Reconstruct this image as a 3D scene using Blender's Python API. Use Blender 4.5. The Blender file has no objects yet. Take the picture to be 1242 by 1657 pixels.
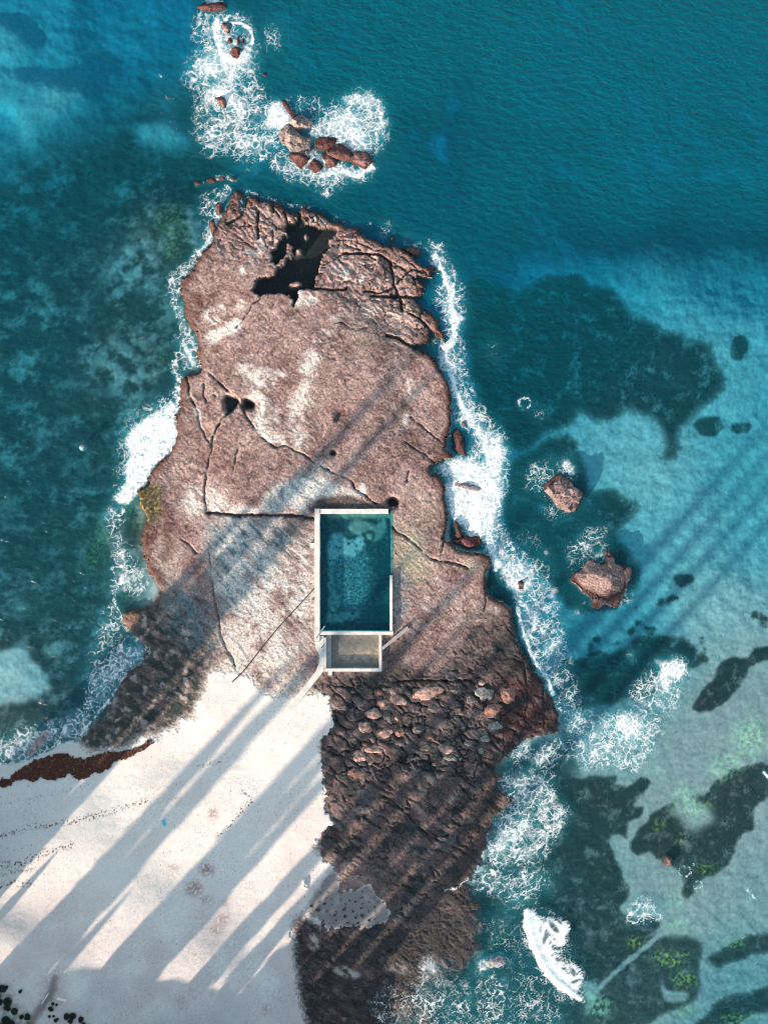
import bpy, math, random
import numpy as np
from mathutils import Vector
random.seed(7); rng = np.random.default_rng(11)
F32 = np.float32
S = 0.15                                   # metres per photo pixel: the pool is about thirty metres long
ELEV = math.radians(14.0)
DX, DY = 0.669, 0.743                      # horizontal direction the sunlight travels (x right, y up the picture)
scene = bpy.context.scene
COL = scene.collection
def WX(x): return (x - 621.0) * S
def WY(y): return (828.5 - y) * S

# ------------------------------------------------------------------ tagging
def tag(o, label=None, cat=None, group=None, kind=None):
    if label: o['label'] = label
    if cat: o['category'] = cat
    if group: o['group'] = group
    if kind: o['kind'] = kind
    return o
def empty(name, loc):
    o = bpy.data.objects.new(name, None); COL.objects.link(o); o.location = loc
    o.empty_display_size = 0.5
    return o
def link(name, me, mat=None, parent=None):
    o = bpy.data.objects.new(name, me); COL.objects.link(o)
    if mat: me.materials.append(mat)
    if parent: o.parent = parent
    return o

# ------------------------------------------------------------------ noise
_g = rng.uniform(0, 2*np.pi, (8, 256, 256)).astype(F32)
GX, GY = np.cos(_g), np.sin(_g)
JX = rng.uniform(0, 1, (4, 256, 256)).astype(F32); JY = rng.uniform(0, 1, (4, 256, 256)).astype(F32)
JV = rng.uniform(0, 1, (4, 256, 256)).astype(F32)
def perlin(x, y, seed=0):
    gx, gy = GX[seed % 8], GY[seed % 8]
    x = x + 37.7*seed; y = y + 91.3*seed
    xi = np.floor(x).astype(np.int32); yi = np.floor(y).astype(np.int32)
    fx = (x - xi).astype(F32); fy = (y - yi).astype(F32)
    a = xi & 255; b = yi & 255; a1 = (a+1) & 255; b1 = (b+1) & 255
    u = fx*fx*fx*(fx*(fx*6-15)+10); v = fy*fy*fy*(fy*(fy*6-15)+10)
    n00 = gx[b,a]*fx + gy[b,a]*fy
    n10 = gx[b,a1]*(fx-1) + gy[b,a1]*fy
    n01 = gx[b1,a]*fx + gy[b1,a]*(fy-1)
    n11 = gx[b1,a1]*(fx-1) + gy[b1,a1]*(fy-1)
    return ((n00*(1-u)+n10*u)*(1-v) + (n01*(1-u)+n11*u)*v) * F32(1.45)
def fbm(x, y, scale, octv=4, seed=0, gain=0.5):
    r = 0; amp = 1.0; tot = 0
    x = (x/scale).astype(F32); y = (y/scale).astype(F32)
    for k in range(octv):
        r = r + amp*perlin(x*(2.03**k), y*(2.03**k), seed+k); tot += amp; amp *= gain
    return r/tot
def worley(x, y, cell, seed=0):
    jx, jy, jv = JX[seed % 4], JY[seed % 4], JV[seed % 4]
    x = (x/cell + 53*seed).astype(F32); y = (y/cell + 17*seed).astype(F32)
    xi = np.floor(x).astype(np.int32); yi = np.floor(y).astype(np.int32)
    f1 = np.full(x.shape, 9., F32); f2 = f1.copy(); idv = np.zeros(x.shape, F32)
    cx = np.zeros(x.shape, F32); cy = np.zeros(x.shape, F32)
    for dx in (-1,0,1):
        for dy in (-1,0,1):
            a = (xi+dx) & 255; b = (yi+dy) & 255
            px = xi+dx+jx[b,a]-x; py = yi+dy+jy[b,a]-y
            d = np.sqrt(px*px+py*py)
            m = d < f1
            f2 = np.where(m, f1, np.minimum(f2, d))
            idv = np.where(m, jv[b,a], idv); cx = np.where(m, px, cx); cy = np.where(m, py, cy)
            f1 = np.where(m, d, f1)
    return f1, f2, idv, cx, cy
def sstep(a, b, x):
    t = np.clip((x-a)/(b-a), 0, 1); return t*t*(3-2*t)

# ------------------------------------------------------------------ rasterising outlines (photo pixels) on a ground grid
def box1(a, r, ax):
    if r < 1: return a
    n = a.shape[ax]
    pad = [(0,0),(0,0)]; pad[ax] = (r+1, r)
    c = np.cumsum(np.pad(a, pad, mode='edge'), axis=ax, dtype=np.float64)
    if ax == 0: return ((c[2*r+1:]-c[:-2*r-1])/(2*r+1)).astype(F32)[:n]
    return ((c[:,2*r+1:]-c[:,:-2*r-1])/(2*r+1)).astype(F32)[:,:n]
def blur(a, sig):
    r = int(round(sig*0.98))
    if r < 1:
        return a
    for _ in range(3):
        a = box1(box1(a, r, 0), r, 1)
    return a
def smooth_pts(p, n=4, closed=True):
    p = np.array(p, float); m = len(p); out = []
    rngi = range(m) if closed else range(m-1)
    for i in rngi:
        if closed: p0,p1,p2,p3 = p[(i-1)%m],p[i],p[(i+1)%m],p[(i+2)%m]
        else: p0,p1,p2,p3 = p[max(i-1,0)],p[i],p[i+1],p[min(i+2,m-1)]
        for k in range(n):
            t = k/n
            out.append(0.5*((2*p1)+(-p0+p2)*t+(2*p0-5*p1+4*p2-p3)*t*t+(-p0+3*p1-3*p2+p3)*t**3))
    if not closed: out.append(p[-1])
    return np.array(out)
class Grid:
    def __init__(s, x0, x1, y0, y1, step):
        s.step = step
        s.xs = np.arange(x0, x1+step*0.5, step).astype(F32); s.ys = np.arange(y0, y1+step*0.5, step).astype(F32)
        s.X, s.Y = np.meshgrid(s.xs, s.ys)
        s.wxA = fbm(s.X, s.Y, 26, 4, 1, 0.6); s.wyA = fbm(s.X, s.Y, 26, 4, 5, 0.6)
        s.wn = np.clip(1+1.9*fbm(s.X, s.Y, 12, 4, 6, .65), .2, 2.3)
        s.shape = s.X.shape
    def sub(s, xmin, xmax, ymin, ymax):
        i0 = max(0, int((xmin-s.xs[0])/s.step)); i1 = min(len(s.xs), int((xmax-s.xs[0])/s.step)+2)
        j0 = max(0, int((ymin-s.ys[0])/s.step)); j1 = min(len(s.ys), int((ymax-s.ys[0])/s.step)+2)
        return (slice(j0,max(j0,j1)), slice(i0,max(i0,i1)))
    def poly(s, pts, soft=0, warp=4, smooth=True, rag=0):
        p = smooth_pts(pts) if smooth else np.array(pts, float)
        pad = 3*soft + warp*1.2 + 3
        sl = s.sub(p[:,0].min()-pad, p[:,0].max()+pad, p[:,1].min()-pad, p[:,1].max()+pad)
        out = np.zeros(s.shape, F32)
        X = s.X[sl] + warp*s.wxA[sl]; Y = s.Y[sl] + warp*s.wyA[sl]
        if X.size == 0: return out
        if rag:
            X = X + rag*fbm(s.X[sl], s.Y[sl], 8, 3, 2, .6); Y = Y + rag*fbm(s.X[sl], s.Y[sl], 8, 3, 7, .6)
        ins = np.zeros(X.shape, bool)
        q = np.roll(p, -1, 0)
        for (xa,ya),(xb,yb) in zip(p, q):
            if ya == yb: continue
            c = ((Y >= ya) != (Y >= yb)) & (X < (xb-xa)*(Y-ya)/(yb-ya)+xa)
            ins ^= c
        m = ins.astype(F32)
        if soft > 0: m = blur(m, soft/s.step)
        out[sl] = m
        return out
    def stroke(s, pts, w, soft=1.5, warp=2.5, smooth=True):
        p = smooth_pts(pts, 4, False) if smooth and len(pts) > 2 else np.array(pts, float)
        wm = max(w) if isinstance(w, (tuple, list)) else w
        pad = wm + soft*2 + warp*1.2 + 3
        sl = s.sub(p[:,0].min()-pad, p[:,0].max()+pad, p[:,1].min()-pad, p[:,1].max()+pad)
        out = np.zeros(s.shape, F32)
        X = s.X[sl] + warp*s.wxA[sl]; Y = s.Y[sl] + warp*s.wyA[sl]
        if X.size == 0: return out
        best = np.zeros(X.shape, F32); n = len(p)-1
        for i in range(n):
            (xa,ya),(xb,yb) = p[i], p[i+1]
            L = (xb-xa)**2+(yb-ya)**2+1e-9
            t = np.clip(((X-xa)*(xb-xa)+(Y-ya)*(yb-ya))/L, 0, 1)
            d = np.hypot(X-xa-t*(xb-xa), Y-ya-t*(yb-ya))
            ww = w if not isinstance(w,(tuple,list)) else w[0]+(w[1]-w[0])*(i+t)/n
            ww = ww*s.wn[sl]
            best = np.maximum(best, 1-sstep(0, ww*0.5+soft, d)**1.4)
        out[sl] = best
        return out
    def ell(s, cx, cy, rx, ry, ang=0, soft=2, warp=4):
        a = math.radians(ang)
        pts = [(cx+rx*math.cos(t)*math.cos(a)-ry*math.sin(t)*math.sin(a), cy+rx*math.cos(t)*math.sin(a)+ry*math.sin(t)*math.cos(a)) for t in np.linspace(0,2*np.pi,13)[:-1]]
        return s.poly(pts, soft, warp)
def conv(pts, k, ox, oy): return [(ox+x/k, oy+y/k) for x, y in pts]
def field(X, Y, ctrl, sig):
    num = np.zeros(X.shape, F32); den = np.full(X.shape, 1e-9, F32)
    for x, y, v in ctrl:
        d2 = (X-x)**2+(Y-y)**2
        w = 1/(1+d2/(sig*sig))**3
        num += w*v; den += w
    return num/den

# ------------------------------------------------------------------ outlines read off the photograph
ROCK = [(374,320),(380,303),(392,311),(391,322),(393,342),(399,330),(400,314),(415,319),(418,330),(420,324),(435,326),(444,326),(456,330),(460,342),
 (480,343),(484,351),(487,332),(502,339),(528,349),(539,361),(549,358),(556,366),(577,371),(592,383),(610,392),(627,396),(649,403),(662,411),(673,421),
 (688,432),(696,430),(712,443),(709,447),(695,442),(699,452),(683,450),(664,450),(686,462),(686,475),(672,480),(680,498),(690,503),(705,513),(709,530),
 (721,542),(721,552),(706,549),(699,537),(694,540),(695,555),(676,560),(664,561),(688,574),(702,583),(714,598),(722,613),(728,630),(730,657),(728,688),
 (721,717),(722,730),(735,740),(710,746),(700,749),(692,763),(712,773),(720,786),(722,814),(724,832),(718,875),(740,873),(733,845),(738,838),(748,866),(741,876),(729,878),
 (744,894),(782,894),(797,909),(785,926),(784,956),(790,962),(809,972),(824,982),(828,1001),(834,1030),(846,1055),(857,1078),(878,1098),
 (884,1118),(894,1130),(902,1150),(905,1185),(880,1190),(850,1200),(830,1212),(796,1249),(806,1255),(820,1250),(811,1264),(805,1277),(818,1284),(836,1293),(826,1303),(812,1317),(793,1329),(802,1340),(787,1352),(797,1362),(784,1377),(776,1388),(793,1399),(766,1408),(778,1418),(752,1427),(774,1438),(760,1450),(782,1461),(772,1480),(787,1498),(770,1515),(780,1532),(760,1550),(748,1574),(722,1576),(738,1592),(700,1594),(716,1615),(690,1628),(700,1650),(700,1720),
 (488,1720),(489,1657),(484,1630),(476,1600),(474,1563),(469,1527),(471,1481),(498,1464),(537,1399),(503,1370),(510,1351),(540,1330),(527,1310),(525,1276),(517,1236),(517,1202),
 (537,1170),(531,1120),(500,1125),(470,1130),(440,1125),(415,1113),(405,1095),(390,1090),(376,1086),(342,1088),(335,1121),(320,1140),(323,1164),(294,1164),(289,1183),(265,1181),(262,1200),(250,1191),
 (231,1193),(207,1215),(144,1222),(121,1200),(140,1182),(167,1160),(193,1112),(206,1086),(233,1070),(236,1046),(214,1027),(197,1006),(201,990),(246,982),(262,955),
 (244,929),(228,868),(240,835),(226,815),(223,797),(240,782),(248,757),(267,740),(284,719),(286,678),(291,656),(292,620),(301,610),(306,600),(322,606),(328,592),(318,577),(321,560),
 (318,538),(304,523),(299,497),(295,477),(292,453),(311,439),(321,417),(340,395),(355,361),(359,347)]
POCKET = [(500,1464),(537,1401),(553,1421),(544,1445),(595,1430),(616,1459),(633,1479),(595,1500),(570,1500),(537,1491),(535,1507),(500,1474)]
BEACH = [(-400,1260),(-50,1243),(0,1238),(24,1237),(60,1226),(97,1206),(121,1199),(150,1215),(230,1180),(300,1140),(345,1080),(420,1080),(540,1100),(545,1180),(540,1340),(550,1420),(640,1480),(580,1510),(500,1500),
 (500,1600),(505,1720),(520,2600),(-3000,2600),(-3000,1260)]
CHASM = [(408,473),(417,451),(437,448),(449,439),(466,419),(475,415),(475,400),(466,396),(462,410),(450,432),(438,424),(441,408),(452,392),(461,378),(463,364),(478,361),(484,349),(486,344),(494,361),(516,369),(540,366),
 (550,373),(533,390),(532,404),(523,412),(519,431),(511,448),(509,468),(485,470),(481,489),(475,501),(471,480),(454,475),(425,480)]
CHASM_ISLES = [(495,383,4,7),(484,407,7,6),(478,462,12,6),(463,382,3,4)]
# channels cut through the platform, and one shade streak shaped as a crack: points, width, depth
CRACKS_AND_SHADE = [
 ([(557,412),(584,413),(610,415),(630,424),(635,450),(639,465),(647,489),(651,503)],(5,4),1.3),
 ([(480,470),(520,470),(552,470),(562,466)],4,1.0),([(589,472),(612,475),(639,466)],4,.8),([(642,460),(663,438),(680,440)],3.5,.9),
 ([(600,481),(645,481),(684,484)],(4,8),1.1),([(543,526),(555,525),(570,534),(594,532)],2.2,.4),([(591,517),(601,519),(610,530),(610,540)],2.4,.4),
 ([(625,542),(644,549),(664,561),(680,565),(700,578)],(4,7),1.2),([(661,508),(685,523),(697,537)],(2,5),1.0),
 ([(369,364),(391,349),(391,335)],7,1.0),([(418,345),(418,383)],6,1.1),([(442,328),(443,345)],4,.8),([(460,345),(466,368)],5,.9),
 ([(383,532),(404,507),(424,482)],2.2,.5),([(444,372),(441,395)],2.5,.5),  # first streak is tree shade, carved and darkened like a crack
 ([(337,603),(359,622),(383,646),(392,658),(402,675),(421,704),(446,723),(460,721),(487,733),(508,748),(535,763),(564,776),(578,792),(598,809),(615,818)],2.6,.7),
 ([(349,628),(349,643)],4,.7),([(303,612),(310,644),(322,668),(325,687),(342,719),(344,724),(337,757),(333,789),(336,827)],2.4,.6),
 ([(323,668),(322,682)],5,.7),([(385,649),(370,668),(356,685),(347,709),(344,724)],(4,2),.7),([(392,719),(385,733),(380,760)],2.4,.5),([(330,622),(331,640),(335,651)],2.4,.5),
 ([(335,829),(380,834),(430,833),(470,835),(507,838)],(5,9),.9),
 ([(664,676),(690,697),(717,718)],1.6,.5),([(654,716),(678,732),(703,746)],1.6,.5),([(661,762),(657,781)],4,.4),
 ([(629,846),(645,862),(667,877),(688,897),(703,905),(725,909),(756,920)],(3,4),.6),([(723,827),(718,873),(712,897)],3,.6),
 ([(640,1103),(676,1098),(712,1100),(741,1100),(775,1096)],(6,4),.7),([(785,958),(784,975),(781,992)],2.5,.5),
 ([(612,1280),(645,1303),(689,1347),(737,1371),(781,1402)],3,.5),([(350,975),(360,1025),(382,1077)],(2,4),.5),([(340,895),(344,935),(350,975)],2.5,.4),
 ([(290,870),(305,880),(320,895)],2.5,.4),([(560,412),(540,420),(525,432)],2,.4),([(536,398),(560,397),(590,410)],2.2,.5),([(545,388),(575,392),(600,405)],2,.45),
 ([(627,398),(640,410),(660,425),(690,445)],3,.7),([(632,424),(655,440),(668,450)],3,.6),([(640,498),(620,488),(600,490)],2,.4),
 ([(640,1230),(700,1245),(760,1250)],3,.4),([(520,1210),(560,1225),(600,1250)],3,.4),([(868,1080),(878,1120),(880,1170)],4,.5),([(845,1060),(852,1110),(850,1160)],3,.4),
]
WEED_AND_SHADE = [
 (conv([(-160,40),(0,100),(90,130),(110,80),(210,45),(290,45),(380,50),(420,90),(490,120),(560,150),(575,200),(640,240),(700,280),(760,320),(840,330),(900,370),(980,390),(1000,460),(1060,540),(1050,610),(1000,660),(940,720),(880,780),(830,830),(835,930),(780,965),(720,950),(760,870),(740,800),(690,740),(620,720),(540,750),(470,770),(390,740),(340,720),(320,770),(200,850),(100,900),(-100,800),(-200,300)],2.943,820,420),6,10,.96),
 ([(850,730),(925,700),(945,740),(960,790),(990,788),(1040,820),(1012,850),(1000,868),(1012,880),(1042,920),(1032,965),(1000,988),(930,992),(900,960),(850,900),(820,850),(820,780)],4,8,.95),
 ([(990,1060),(1030,1035),(1060,1030),(1100,1030),(1125,1045),(1128,1065),(1120,1085),(1090,1110),(1050,1130),(1000,1140),(950,1150),(900,1130),(900,1080),(940,1064)],3,7,.96),
 (conv([(740,600),(760,560),(800,480),(870,410),(930,310),(1000,260),(1100,270),(1140,210),(1240,180),(1300,170),(1300,290),(1240,290),(1130,340),(1110,390),(1060,460),(1000,540),(900,610),(800,635),(750,630)],4.11,940,1000),1.2,4,.98),
 (conv([(-240,80),(0,80),(240,70),(220,130),(330,110),(400,80),(465,90),(460,150),(400,210),(350,260),(420,290),(400,340),(330,390),(310,440),(310,490),(270,490),(220,470),(210,560),(250,650),(300,740),(330,880),(270,980),(500,1020),(555,1060),(480,1120),(400,1200),(300,1400),(-100,1400),(-280,1000),(-300,400)],4.11,940,1240),2,8,.97),
 (conv([(325,530),(350,470),(450,350),(540,280),(640,220),(780,200),(850,150),(920,80),(1000,40),(1100,0),(1320,-10),(1320,200),(1242,220),(1180,280),(1150,340),(1140,430),(1040,520),(1010,610),(960,690),(890,740),(830,760),(760,810),(720,880),(660,860),(690,780),(640,690),(560,660),(490,640),(460,590),(400,610),(340,580)],4.11,940,1240),2,8,.97),
 (conv([(680,700),(760,600),(830,560),(900,560),(980,560),(1040,590),(1030,680),(1040,740),(990,790),(930,810),(860,850),(800,900),(600,900),(690,760)],2,621,1237),3,8,.92),
 (conv([(1040,640),(1100,600),(1180,560),(1300,540),(1300,600),(1150,640),(1090,670)],2,621,1237),3,7,.95),
 (conv([(1000,860),(1100,760),(1200,740),(1300,710),(1300,790),(1180,830),(1120,900),(1000,900)],2,621,1237),3,7,.95),
 ([(790,925),(800,915),(820,930),(832,960),(838,990),(842,1026),(858,1060),(870,1085),(850,1080),(826,1005),(824,982),(785,960)],2,3,1.0),  # shaded eastern shelf, its shade painted on as dark bottom
 ([(730,880),(790,890),(770,860),(735,835)],2,3,1.0),
 ([(760,1250),(830,1215),(900,1195),(910,1160),(940,1230),(930,1400),(900,1480),(880,1500),(800,1520),(760,1600),(700,1640),(600,1700),(560,1700),(640,1500),(780,1420)],10,8,.9),
]
WEED_E = [(967,1035,12,8),(956,1047,6,9),(998,1042,10,6),(1025,1022,11,8),(1053,1017,8,8),(1056,1027,6,7),(1072,1014,6,6),(1137,1038,7,8),(1137,1052,5,6),(1137,1068,11,9),(1123,1075,10,8),(965,1060,14,7),(980,1065,10,6),
 (1108,940,16,12),(1074,938,4,4),(1086,950,5,4),(1091,972,13,9),(1069,974,8,9),(1037,957,6,5),(1036,985,5,6),(1226,994,7,8),(1208,992,4,4),(1238,977,6,6),(1238,1005,10,12),(1040,1012,7,5),(1228,1143,4,3),(1139,1254,3,3),
 (1205,690,20,11),(1150,690,26,18),(1200,370+190,15,26),(1040,1095,30,14)]
SANDPATCH = [  # pale sandy bottom: outline, softness, strength
 ([(0,20),(-60,30),(-60,90),(0,95),(25,92),(50,70),(40,50)],7,.3),([(-60,100),(0,100),(30,112),(70,120),(130,130),(145,150),(100,180),(60,210),(35,235),(30,200),(10,170),(-60,160)],7,.42),
 ([(215,190),(270,185),(310,215),(290,230),(240,222)],8,.7),([(-40,1055),(0,1058),(30,1045),(48,1070),(60,1082),(76,1110),(60,1128),(0,1140),(-40,1140)],3,.95),
 ([(750,110),(762,120),(748,170),(728,215),(733,250),(745,300),(745,332),(728,330),(730,290),(718,240),(710,210),(730,170)],7,.95),
 ([(640,50),(630,90),(622,100),(626,70)],5,.4),([(650,190),(685,170),(680,185),(655,200)],6,.3)]
GREEN = [(258,350,12,22,0),(285,345,16,18,20),(275,385,14,26,0),(300,370,16,10,0),(285,410,10,14,0),(268,400,8,14,0),(263,570,7,26,5),(272,500,8,10,0),(150,905,14,20,0),(160,870,12,24,0),(205,815,10,10,0),(215,830,14,10,0),(222,855,10,12,0),(205,960,8,10,0)]
OLIVE = [(1085,1553,30,12,0),(1110,1590,22,12,0),(1110,1640,16,8,0),(1190,1528,20,7,-15),(1142,1408,14,8,20),(1102,1362,12,9,0),(1068,1336,10,6,-30),(1148,1303,9,5,0),(1030,1528,12,7,0),(1200,1655,30,8,0)]
PALEGREEN = [(1215,1195,30,25,-30),(1175,1240,30,14,-30),(1105,1290,18,12,-20),(1125,1310,14,20,-40),(1090,1460,14,8,0),(1095,1500,18,10,0),(1065,1258,10,8,0),(970,1630,14,18,-30),(1220,1165,10,8,0)]

def build_fields(g):
    X, Y = g.X, g.Y; f = {}
    rock = g.poly(ROCK, 0, 6, False, 9) 
    pocket = g.poly(POCKET, 0, 14, False, 9)
    beach = g.poly(BEACH, 0, 3)
    rock = rock*(1-pocket)
    sand = np.clip(np.maximum(beach*(1-rock), pocket), 0, 1)
    land = np.maximum(rock, sand)
    f['rock'], f['sand'], f['land'] = rock, sand, land
    # ---------- seabed depth (optical metres)
    dc = [(1200,50,20),(1000,100,20),(800,100,20),(1200,300,17),(1000,300,18),(800,300,19),(650,100,20),(500,50,17),(900,425,6),(1050,450,4.6),(1200,430,6.5),(1230,560,4.2),(1100,540,3.6),(1170,585,2.8),
      (960,710,2.7),(1050,760,2.4),(1200,720,3.6),(1100,880,2.7),(1230,850,3.4),(1150,1000,1.7),(1120,1180,1.2),(1000,1010,3.6),(960,1000,4),(1200,1100,1.3),(1200,1180,1.1),(1100,1250,1.2),(1230,1450,1.4),(1100,1450,1.2),(1200,1600,2.2),(1000,1600,1.5),(950,1400,1.6),(1080,1330,1.1),(1180,1300,1.1),(960,1540,1.5),(850,1600,2.6),(780,1640,2.2),
      (850,600,6),(800,500,8),(900,600,5),(860,850,4.5),(60,50,6.5),(90,170,5.4),(200,50,11),(200,130,8),(260,215,5),(60,350,5),(150,430,3),(40,600,3.6),(200,600,2.2),(60,800,3.4),(100,950,3),(150,300,5),(30,950,3),(170,720,3),(30,1090,1.5),(120,1100,3),(60,1180,1.0),
      (250,380,1.7),(240,900,1),(730,250,11),(600,300,12),(450,270,10),(330,60,10),(760,420,12),(700,340,13),(850,380,12),(-200,400,6),(-200,1100,3),(1450,300,20),(1450,900,4),(1450,1500,4),(600,-200,22),(1200,-200,24),(0,-200,10)]
    d = field(X, Y, dc, 90)
    d = d*(1+0.12*fbm(X, Y, 60, 3, 2))
    for sp, so, st in SANDPATCH[:3]: d = d*(1-0.35*g.poly(sp, so, 6))
    for sp, so, st in SANDPATCH[4:]: d = d*(1-0.5*g.poly(sp, so+4, 10))
    near = blur(land, 9/g.step)
    d = d*(1-0.75*sstep(0.02,0.55,near)) 
    d = d*(1-.93*g.poly(conv([(520,760),(560,600),(620,640),(720,680),(700,770),(840,760),(930,830),(1070,900),(1010,960),(900,910),(790,950),(690,980),(580,910)],3.45,300,0),6,6))
    far = sstep(300, 1500, np.hypot(np.maximum(np.abs(X-621)-700,0), np.maximum(np.abs(Y-828)-900,0)))
    d = np.maximum(d, 0.25) + far*8
    # ---------- land heights
    hc = [(0,1240,.05),(-100,1250,.05),(120,1202,.1),(250,1197,.45),(340,1090,1.1),(530,1130,1.45),(530,1300,1.2),(480,1480,1.0),(480,1600,.9),(300,1300,1.5),(100,1400,2),(200,1550,2.8),(0,1600,3.6),(80,1640,4),(350,1640,2.6),(60,1300,1.0),
      (380,310,.55),(300,460,.7),(450,500,1.6),(560,600,1.9),(700,600,1.2),(730,680,1.1),(600,750,1.8),(400,700,1.7),(290,690,.9),(260,850,.9),(400,930,1.4),(570,930,1.4),(720,850,1.2),(760,960,1.2),(690,1050,1.3),
      (820,1050,.6),(890,1130,.35),(650,1200,1.1),(820,1200,.4),(700,1350,.8),(790,1380,.12),(550,1450,.9),(560,1600,.55),(640,1580,.3),(660,1650,.15),(740,1550,.1),(700,1640,.1),(230,1080,.5),(170,1180,.25),(640,420,1.0),(700,520,.8),(430,340,.8),(520,340,.8)]
    h = field(X, Y, hc, 60)
    # grassy bluff behind the beach (outside the picture)
    u = 0.743*X + 0.669*Y; s = 0.669*X - 0.743*Y
    sf = np.where(u < 1108, -1.11*u, 0.9*(u-1108)-1231)
    edge = np.interp(u, [600,900,1000,1045,1060,1150,1290,1340,1420,1520,1600,1700,2000], [-800,-1150,-1180,-1120,-1070,-1000,-914,-900,-850,-740,-740,-760,-500]).astype(F32)
    hb = np.clip((edge-(sf-80))*S*math.tan(ELEV), 1.2, 16) + 0.9
    k = sstep(30, 85, sf - s) * sstep(560, 800, u) * (1-sstep(1900,2300,u))
    f['bluff'] = k
    # ---------- rock relief
    vary = fbm(X, Y, 22, 3, 2)
    rough = np.clip(blur(g.poly([(350,300),(560,350),(720,440),(725,565),(640,530),(560,490),(510,480),(500,400),(400,420),(340,400)],0,0), 16/g.step), 0, 1)
    lower = np.clip(blur(g.poly([(520,1090),(700,1090),(780,1000),(840,1000),(910,1120),(900,1200),(830,1300),(790,1400),(780,1500),(740,1700),(470,1700),(470,1480),(640,1440),(510,1370),(530,1280)],0,0), 14/g.step), 0, 1)
    leftlow = np.clip(blur(g.poly([(200,980),(330,960),(340,1080),(320,1180),(230,1200),(120,1215),(190,1110),(230,1060)],0,0), 12/g.step), 0, 1)
    boul = np.clip(blur(g.poly([(525,1110),(640,1095),(760,1100),(850,1110),(880,1180),(820,1240),(760,1260),(640,1250),(540,1270)],0,0), 10/g.step), 0, 1)
    # strata run down to the right
    a = math.radians(28); xr = X*math.cos(a)+Y*math.sin(a); yr = -X*math.sin(a)+Y*math.cos(a)
    n1 = fbm(X, Y, 80, 3, 3); n2 = fbm(X, Y, 24, 3, 4); n3 = fbm(X, Y, 8, 3, 6)
    st = fbm(xr*0.28, yr, 9, 4, 7, .6)
    n5 = fbm(X, Y, 4.2, 3, 3, .65); bil = np.abs(fbm(X+4*n3, Y+4*n2, 15, 4, 2, .6))
    sm = .3+1.3*sstep(-.25,.3,fbm(X, Y, 60, 4, 3))
    rel = 0.10*n1 + (0.06+0.09*rough+0.03*lower)*n2 + (0.034*sm*(1-.5*lower)+0.035*rough)*n3 + (.024*sm*(1-.5*lower)+.02*rough)*n5 + (.16+.16*rough)*(bil-.15)*.45 + (0.03+0.022*lower*(.3+1.4*sstep(-.2,.3,n1))+0.10*leftlow)*st + lower*(.22*fbm(xr*.6, yr, 64, 4, 1, .5) - .26*np.clip(1-np.abs(fbm(xr*.5+8*n2, yr+6*n2, 40, 4, 0, .55))*14,0,1)*sstep(-.25,.2,vary))
    w1, w2, wid, wcx, wcy = worley(xr*0.55+12*n2+10*n1, yr+10*n2+14*n1, 21, 1)
    blk = (1-sstep(0.02, 0.16, w2-w1+.06*n3))*sstep(-.35,.1,vary+.1)
    rel = rel + boul*(0.16*(wid-.5) - 0.38*blk)
    # loose plates and steps in the north
    v1, v2, vid, _, _ = worley((X*.94+Y*.34)*0.5+14*n2, (Y*.94-X*.34)+12*n2, 27, 2)
    crk = (1-sstep(0.0, 0.10, v2-v1+.05*n3))*sstep(-.25,.15,vary)
    rel = rel + rough*(0.55*(vid-.5) - 0.35*crk)
    # ledges: thin beds breaking off one under another
    lw = fbm(xr*.6+10*n2, yr+8*n2, 95, 5, 4, .58)*9 + .0016*(X-500)
    lf = np.floor(lw); fr_ = lw-lf
    led = sstep(.90, .99, fr_)
    rel = rel + (.13+.20*rough+.05*lower)*(lf+led - lw)*sstep(-.5,.1,vary+.2)
    f['led'] = (np.sin(lf*12.9898+4.1)*43758.5453) % 1
    # sparse pits
    p1, _, pid, _, _ = worley(X, Y, 15, 3)
    pits = sstep(.33,.45,fbm(X, Y, 5.5, 3, 0, .6))*sstep(-.1,.3,vary)
    rel = rel - 0.06*pits*rock
    cut = np.zeros(g.shape, F32)
    cv = np.clip(.62+1.5*fbm(X, Y, 16, 4, 5), .05, 1.15)
    for pts, w, dep in CRACKS_AND_SHADE:
        w = tuple(q*.8 for q in w) if isinstance(w, tuple) else w*.75
        cut = np.maximum(cut, g.stroke(pts, w, 1.2, 4.5)*dep*(cv if dep < .75 else np.maximum(cv,.7)))
    ch = g.poly(CHASM, 0.6, 4, False, 6)
    for cx, cy, rx, ry in CHASM_ISLES: ch = ch*(1-g.ell(cx, cy, rx, ry, 0, .8, 4))
    hole = g.poly([(366,640),(384,646),(386,656),(373,670),(365,664)], .8, 3)
    hole = np.maximum(hole, np.maximum(g.ell(403,656,10,8,20,1.2,8), g.ell(634.5,813.5,8.5,8.5,0,.8,3)))
    hole = np.maximum(hole, np.maximum(g.ell(539,732,5.5,5,0,1.2,5), g.ell(551,672,5,12,35,1,4)*.4))
    chan = cut
    hr = h + rel*1.0
    hr = hr - cut
    hr = hr*(1-ch) + ch*(-1.7)
    hr = hr - hole*1.6
    edgefall = blur(rock+sand*1.0, 2.6/g.step)
    hr = hr - 0.45*(1-sstep(.5,1.0,edgefall))*(1-sand)
    hr = np.where(hr < .12, hr, hr)
    f['cut'], f['chasm'], f['blk'], f['rough'], f['lower'], f['boul'], f['leftlow'], f['st'], f['n1'], f['n2'], f['n3'], f['crk'], f['pits'], f['hole'] = cut, ch, blk, rough, lower, boul, leftlow, st, n1, n2, n3, crk, pits, hole
    # sand
    rip = fbm(X, Y, 5, 3, 2)
    hs = h + 0.05*n2 + 0.012*rip + 0.03*fbm(X*.4+Y*.2, Y, 14, 2, 3)
    hs = hs*(1-k) + (hb + 0.4*n1 + .3*n2)*k
    z = -d*0.6 + 0.25*n2*np.minimum(d, 2)*.5
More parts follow.
